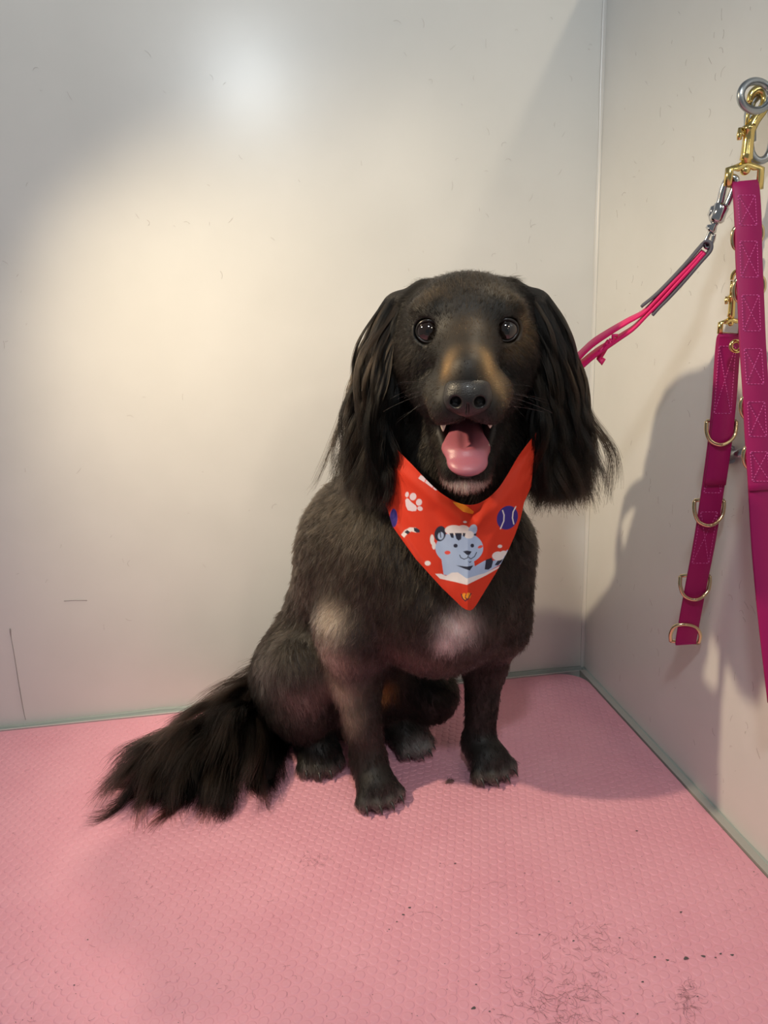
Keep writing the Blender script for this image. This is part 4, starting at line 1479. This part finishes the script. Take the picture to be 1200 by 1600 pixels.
def fleck(px, py, wx, wy, a=0.0):
    c = G(px, py, 0.0006)
    ca_, sa_ = math.cos(a), math.sin(a)
    n = 9
    V_ = [c + [0, 0, .00025]]
    for k in range(n):
        t = 2 * math.pi * k / n
        r = 1 + 0.2 * math.sin(3 * t + px)
        x, y = wx * r * math.cos(t), wy * r * math.sin(t)
        V_.append(c + [x * ca_ - y * sa_, x * sa_ + y * ca_, 0])
    b.add(V_, [(0, 1 + k, 1 + (k + 1) % n) for k in range(n)])


for x, y, s in ((711, 1349, 1.1), (688, 1349, .7), (640, 1418, 1.4), (630, 1429, 1.3), (620, 1440, .8), (608, 1452, .8), (740, 1575, 1.9), (1004, 1534, 1.1),
                (896, 1470, 1.1), (1064, 1425, 1.3), (1072, 1497, 2.2), (1043, 1500, 1.3), (1099, 1494, 1.8), (1118, 1496, .9), (1126, 1490, 1.2), (1144, 1492, 1.5),
                (1023, 1495, 1.1), (968, 1465, .9), (891, 1411, .8), (873, 1377, .8), (820, 1364, .7), (995, 1298, 1.2), (1090, 1557, .8), (890, 1560, .7), (843, 1460, .9),
                (807, 1458, .8), (744, 1538, .8), (765, 1580, .8), (137, 1468, .8), (116, 1539, .8), (996, 1584, .8), (974, 1583, .8), (682, 1417, .7), (1178, 1362, .8)):
    fleck(x, y, 0.0010 * s, 0.0006 * s, RNG.uniform(-.3, .5))
for _ in range(110):
    fleck(RNG.uniform(0, 1190), RNG.uniform(1230, 1600), 0.00045, 0.0003, RNG.uniform(0, 3))
tag(b.build('fleck', M_STAIN, rubber), kind='stuff')
# scratches and stuck hairs on the two panels
b = MB()
for _ in range(150):
    y_ = RNG.uniform(20, 1000)
    p0_ = RNG.uniform(0, 935) if RNG.random() < 0.5 else RNG.uniform(700, 935)
    c = ray(p0_, y_)
    o = np.array([0, 0, CAM_H])
    t = ((CORNER - o) @ RU + 0.0004) / (c @ RU)
    c = o + c * t
    a = RNG.normal(math.pi / 2, 0.6)
    ln, cv = RNG.uniform(.002, .010), RNG.normal(0, 1.5)
    pts = []
    for k in range(5):
        pts.append(c.copy())
        c = c + (BU * math.cos(a) + ZU * math.sin(a)) * ln / 4
        a += cv / 4
    b.tube(np.array(pts), 0.00007, 3)
tag(b.build('stuck_hair', M_LOOSE, wb), kind='stuff')
b = MB()
for _ in range(150):
    x_, y_ = RNG.uniform(960, 1190), RNG.uniform(10, 1300)
    c = W(x_, y_, 0.0004)
    if c[2] < 0.02:
        continue
    a = RNG.normal(math.pi / 2, 0.6)
    ln, cv = RNG.uniform(.002, .011), RNG.normal(0, 1.5)
    pts = []
    for k in range(5):
        pts.append(c.copy())
        c = c + (RU * math.cos(a) + ZU * math.sin(a)) * ln / 4
        a += cv / 4
    b.tube(np.array(pts), 0.00007, 3)
tag(b.build('stuck_hair', M_LOOSE, wr), kind='stuff')


def on_back(px, py, off=0.0003):
    d = ray(px, py)
    o = np.array([0, 0, CAM_H])
    return o + d * (((CORNER + RU * off - o) @ RU) / (d @ RU))


M_SCUFF = mat('scuff', (0.34, 0.32, 0.32), 0.6)
b = MB()
sc = catmull([(16, 982), (17, 994), (22, 1022), (28, 1060), (33, 1090), (37, 1112), (40, 1125)], 4)
b.tube(np.array([on_back(*p) for p in sc]), np.interp(np.linspace(0, 1, len(sc)), [0, .08, .2, .6, 1], [.0010, .0010, .0004, .0006, .0003]), 5)
b.tube(np.array([on_back(100, 939), on_back(118, 938), on_back(136, 938)]), 0.0003, 4)
b.build('scuff', M_SCUFF, wb)
